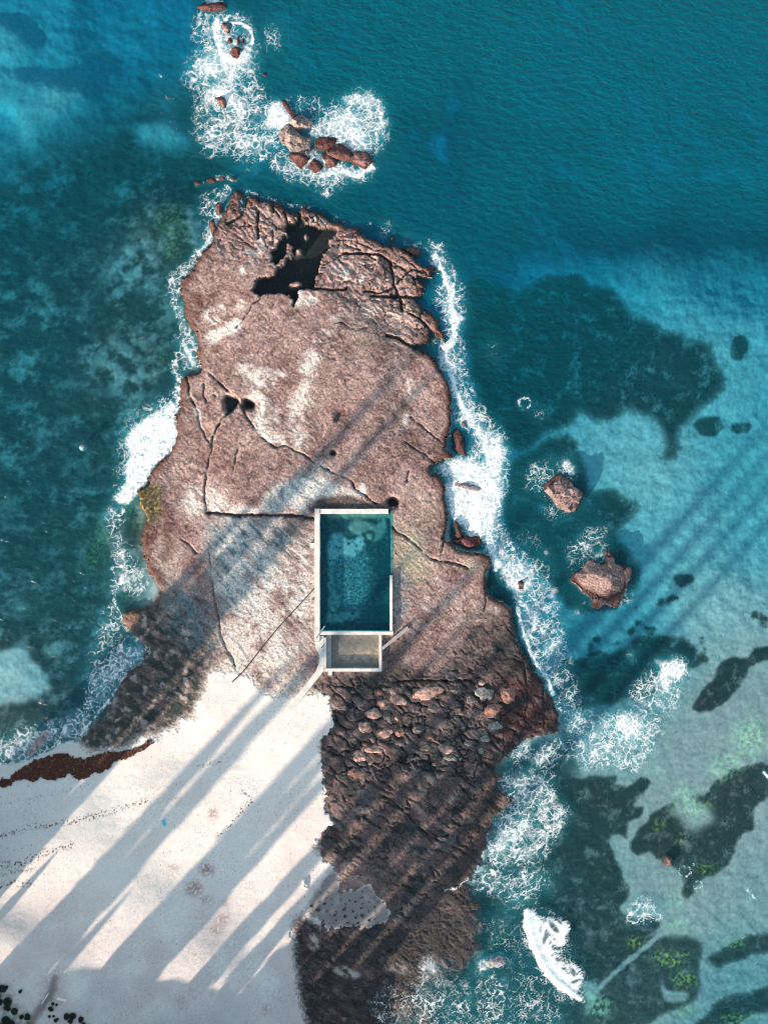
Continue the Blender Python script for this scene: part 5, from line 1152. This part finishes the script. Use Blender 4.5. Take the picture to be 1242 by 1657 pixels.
# timber steps down from the bluff
steps = tag(empty('timber_steps', (WX(50), WY(1662), zat(55,1650))), 'grey timber beach steps with rails leading off the bottom left corner', 'steps')
p0, p1 = Vector((WX(62), WY(1641), 0)), Vector((WX(30), WY(1694), 0)); dr = (p1-p0).normalized(); pr = Vector((-dr.y, dr.x, 0)); Lh = (p1-p0).length
z0_ = zat(62,1641)
nst = 22
bm = bmesh.new()
for k in range(nst):
    c = p0+dr*(Lh*(k+.5)/nst); zz_ = z0_+.12+.19*k*.75
    M = Vector(dr).to_track_quat('X','Z').to_matrix().to_4x4(); M.translation = (c.x, c.y, zz_)
    r = bmesh.ops.create_cube(bm, size=1); 
    for v in r['verts']: v.co = M @ Vector((v.co.x*Lh/nst*.82, v.co.y*1.75, v.co.z*.07))
me = bpy.data.meshes.new('treads'); bm.to_mesh(me); bm.free(); adopt(link('treads', me, M_wood), steps)
for sgn in (-1, 1):
    e0 = p0+pr*sgn*.95; e1 = p1+pr*sgn*.95; zz1 = z0_+.12+.19*nst*.75
    bar('rail', (e0.x, e0.y, z0_+1.1), (e1.x, e1.y, zz1+1.0), .09, M_metal, steps)
    bar('stringer', (e0.x, e0.y, z0_+.05), (e1.x, e1.y, zz1-.05), .10, M_wood, steps)
    for k in range(6):
        q = e0.lerp(e1, k/5); zq_ = z0_+(zz1-z0_)*k/5
        bar('post', (q.x, q.y, zq_-.6), (q.x, q.y, zq_+1.05), .06, M_wood, steps)
def fence(pts, label, mat, h=.9, r=.07, rails=2, gap=1.2):
    P_ = [Vector((WX(x), WY(y), 0)) for x, y in pts]
    o = tag(empty('fence', (P_[0].x, P_[0].y, zat(*pts[0]))), label, 'fence')
    for (a, b, pa, pb) in zip(P_[:-1], P_[1:], pts[:-1], pts[1:]):
        za, zb = zat(*pa), zat(*pb); n = max(1, int((b-a).length/gap))
        for k in range(n+1):
            q = a.lerp(b, k/n); zz_ = za+(zb-za)*k/n; bar('post', (q.x,q.y,zz_-.2), (q.x,q.y,zz_+h), r, mat, o, 6)
        for j in range(rails):
            hh = h*(1-.42*j)-.05
            bar('rail', (a.x,a.y,za+hh), (b.x,b.y,zb+hh), r*(1.5 if rails > 1 and mat is M_white else .5), mat, o, 6)
fence([(88.7,1593),(80.4,1606.5)], 'short white rail fence along the left side of the track', M_white, 1.0, .09)
fence([(104,1599),(118,1603)], 'short white rail fence slanting away right of the track top', M_white, 1.0, .10)
fence([(52,1568),(70,1578),(87,1589)], 'thin pale wire fence reaching left from the track top', M_metal, .8, .05, 2, 2.4)
fence([(119,1602),(150,1611),(180,1622),(200,1636),(215,1652)], 'thin pale wire fence curving right across the lower sand', M_metal, .8, .05, 2, 2.4)

# ------------------------------------------------------------------ tall pines on the bluff behind the beach (their long shadows cross the picture)
def pine_meshes(seed):
    r = random.Random(seed); vs = []; qs = []
    nl = 36
    for k in range(nl):
        t = .03 + .97*k/(nl-1); rad = (1-t)**.6*1.03+.03; nb = 9
        off = r.uniform(0, 6.28)
        for b in range(nb):
            a = off+b*6.283/nb+r.uniform(-.2,.2); L_ = rad*r.uniform(.75,1.1)
            ca, sa = math.cos(a), math.sin(a); w = .14*rad+.035
            for j in range(4):
                f0, f1 = j/4, (j+1)/4*1.02
                z0 = t+.012*math.sin(f0*3)+r.uniform(-.004,.004); z1 = t+.012*math.sin(f1*3)
                for up in (0, 1):
                    i0 = len(vs); ww = w*(1.1-.5*f0)*r.uniform(.7,1.2)
                    if up: vs += [(ca*L_*f0, sa*L_*f0, z0-.014), (ca*L_*f1, sa*L_*f1, z1-.012), (ca*L_*f1, sa*L_*f1, z1+.014), (ca*L_*f0, sa*L_*f0, z0+.016)]
                    else: vs += [(ca*L_*f0-sa*ww, sa*L_*f0+ca*ww, z0), (ca*L_*f1-sa*ww*.8, sa*L_*f1+ca*ww*.8, z1), (ca*L_*f1+sa*ww*.8, sa*L_*f1-ca*ww*.8, z1), (ca*L_*f0+sa*ww, sa*L_*f0-ca*ww, z0)]
                    qs.append((i0,i0+1,i0+2,i0+3))
    me = bpy.data.meshes.new('crown'); me.from_pydata(vs, [], qs); me.update(); me.materials.append(M_pine)
    bm = bmesh.new(); bmesh.ops.create_cone(bm, cap_ends=True, segments=10, radius1=.09, radius2=.015, depth=1.02)
    for v in bm.verts: v.co.z += .49
    mt = bpy.data.meshes.new('trunk'); bm.to_mesh(mt); bm.free(); mt.materials.append(M_bark)
    return me, mt
pm_ = [pine_meshes(s_) for s_ in (1, 2, 3)]
# lateral position across the light, shadow half width, shadow tip along the light
PINES = [(850,18,-250),(881,23,75),(906,14,-330),(925,20,85),(958,15,-500),(992,9,-905),(1064,16,-430),(1094,17,-120),(1121,8,-860),(1186,17,-40),(1212,14,-280),(1234,11,-120),(1304,13,20),(1343,12,-100),
         (1385,20,300),(1421,13,330),(1455,12,400),(1492,12,350)]
for i, (u, hw, tip) in enumerate(PINES):
    sf = -1.11*u if u < 1108 else .9*(u-1108)-1231
    sb = sf - 105 - random.uniform(0, 30)
    x = .743*u+.669*sb; y = .669*u-.743*sb
    zb = zat(x, y)
    h = (tip-sb)*S*math.tan(ELEV) - max(zb, 0)
    o = empty('pine_tree', (WX(x), WY(y), zb-.2)); o.scale = (hw*S*1.15, hw*S*1.15, h+.2); o.rotation_euler.z = random.uniform(0, 6)
    a, b = pm_[i % 3]
    for nm, me in (('crown', a), ('trunk', b)):
        c_ = bpy.data.objects.new(nm, me); COL.objects.link(c_); c_.parent = o
    tag(o, 'tall dark pine on the grassy bluff behind the beach, casting a long shadow', 'tree', 'tall pines along the bluff')

# ------------------------------------------------------------------ light, sky, camera
w = bpy.data.worlds.new('World'); scene.world = w; w.use_nodes = True
nt = w.node_tree; bg = nt.nodes['Background']
sky = nt.nodes.new('ShaderNodeTexSky'); sky.sky_type = 'NISHITA'; sky.sun_disc = False
sky.sun_elevation = ELEV; sky.sun_rotation = math.atan2(-DX, -DY); sky.air_density = 1.0; sky.dust_density = 1.0; sky.ozone_density = 1.0
hs_ = nt.nodes.new('ShaderNodeHueSaturation'); hs_.inputs['Saturation'].default_value = .85; hs_.inputs['Hue'].default_value = .478
nt.links.new(sky.outputs['Color'], hs_.inputs['Color']); nt.links.new(hs_.outputs['Color'], bg.inputs['Color']); bg.inputs['Strength'].default_value = .122
sl = bpy.data.lights.new('sun', 'SUN'); sl.energy = 4.6; sl.angle = math.radians(.9); sl.color = (1.0, .82, .66)
so = bpy.data.objects.new('sun', sl); COL.objects.link(so)
so.rotation_euler = Vector((DX*math.cos(ELEV), DY*math.cos(ELEV), -math.sin(ELEV))).to_track_quat('-Z', 'Y').to_euler()
so.location = (-200, -220, 120)
HC = 220.0
cam = bpy.data.cameras.new('camera'); cam.sensor_width = 36; cam.sensor_fit = 'AUTO'
cam.lens = 18.0/((1657*S/2)/HC); cam.clip_end = 20000; cam.clip_start = 1
co_ = bpy.data.objects.new('camera', cam); COL.objects.link(co_); co_.location = (0, 0, HC); co_.rotation_euler = (0, 0, 0)
scene.camera = co_
vs_ = scene.view_settings; vs_.view_transform = 'Standard'; vs_.look = 'None'; vs_.exposure = 1.4; vs_.gamma = 1.0; vs_.use_curve_mapping = False
scene.cycles.filter_width = 1.05; scene.cycles.max_bounces = 6; scene.cycles.transparent_max_bounces = 12
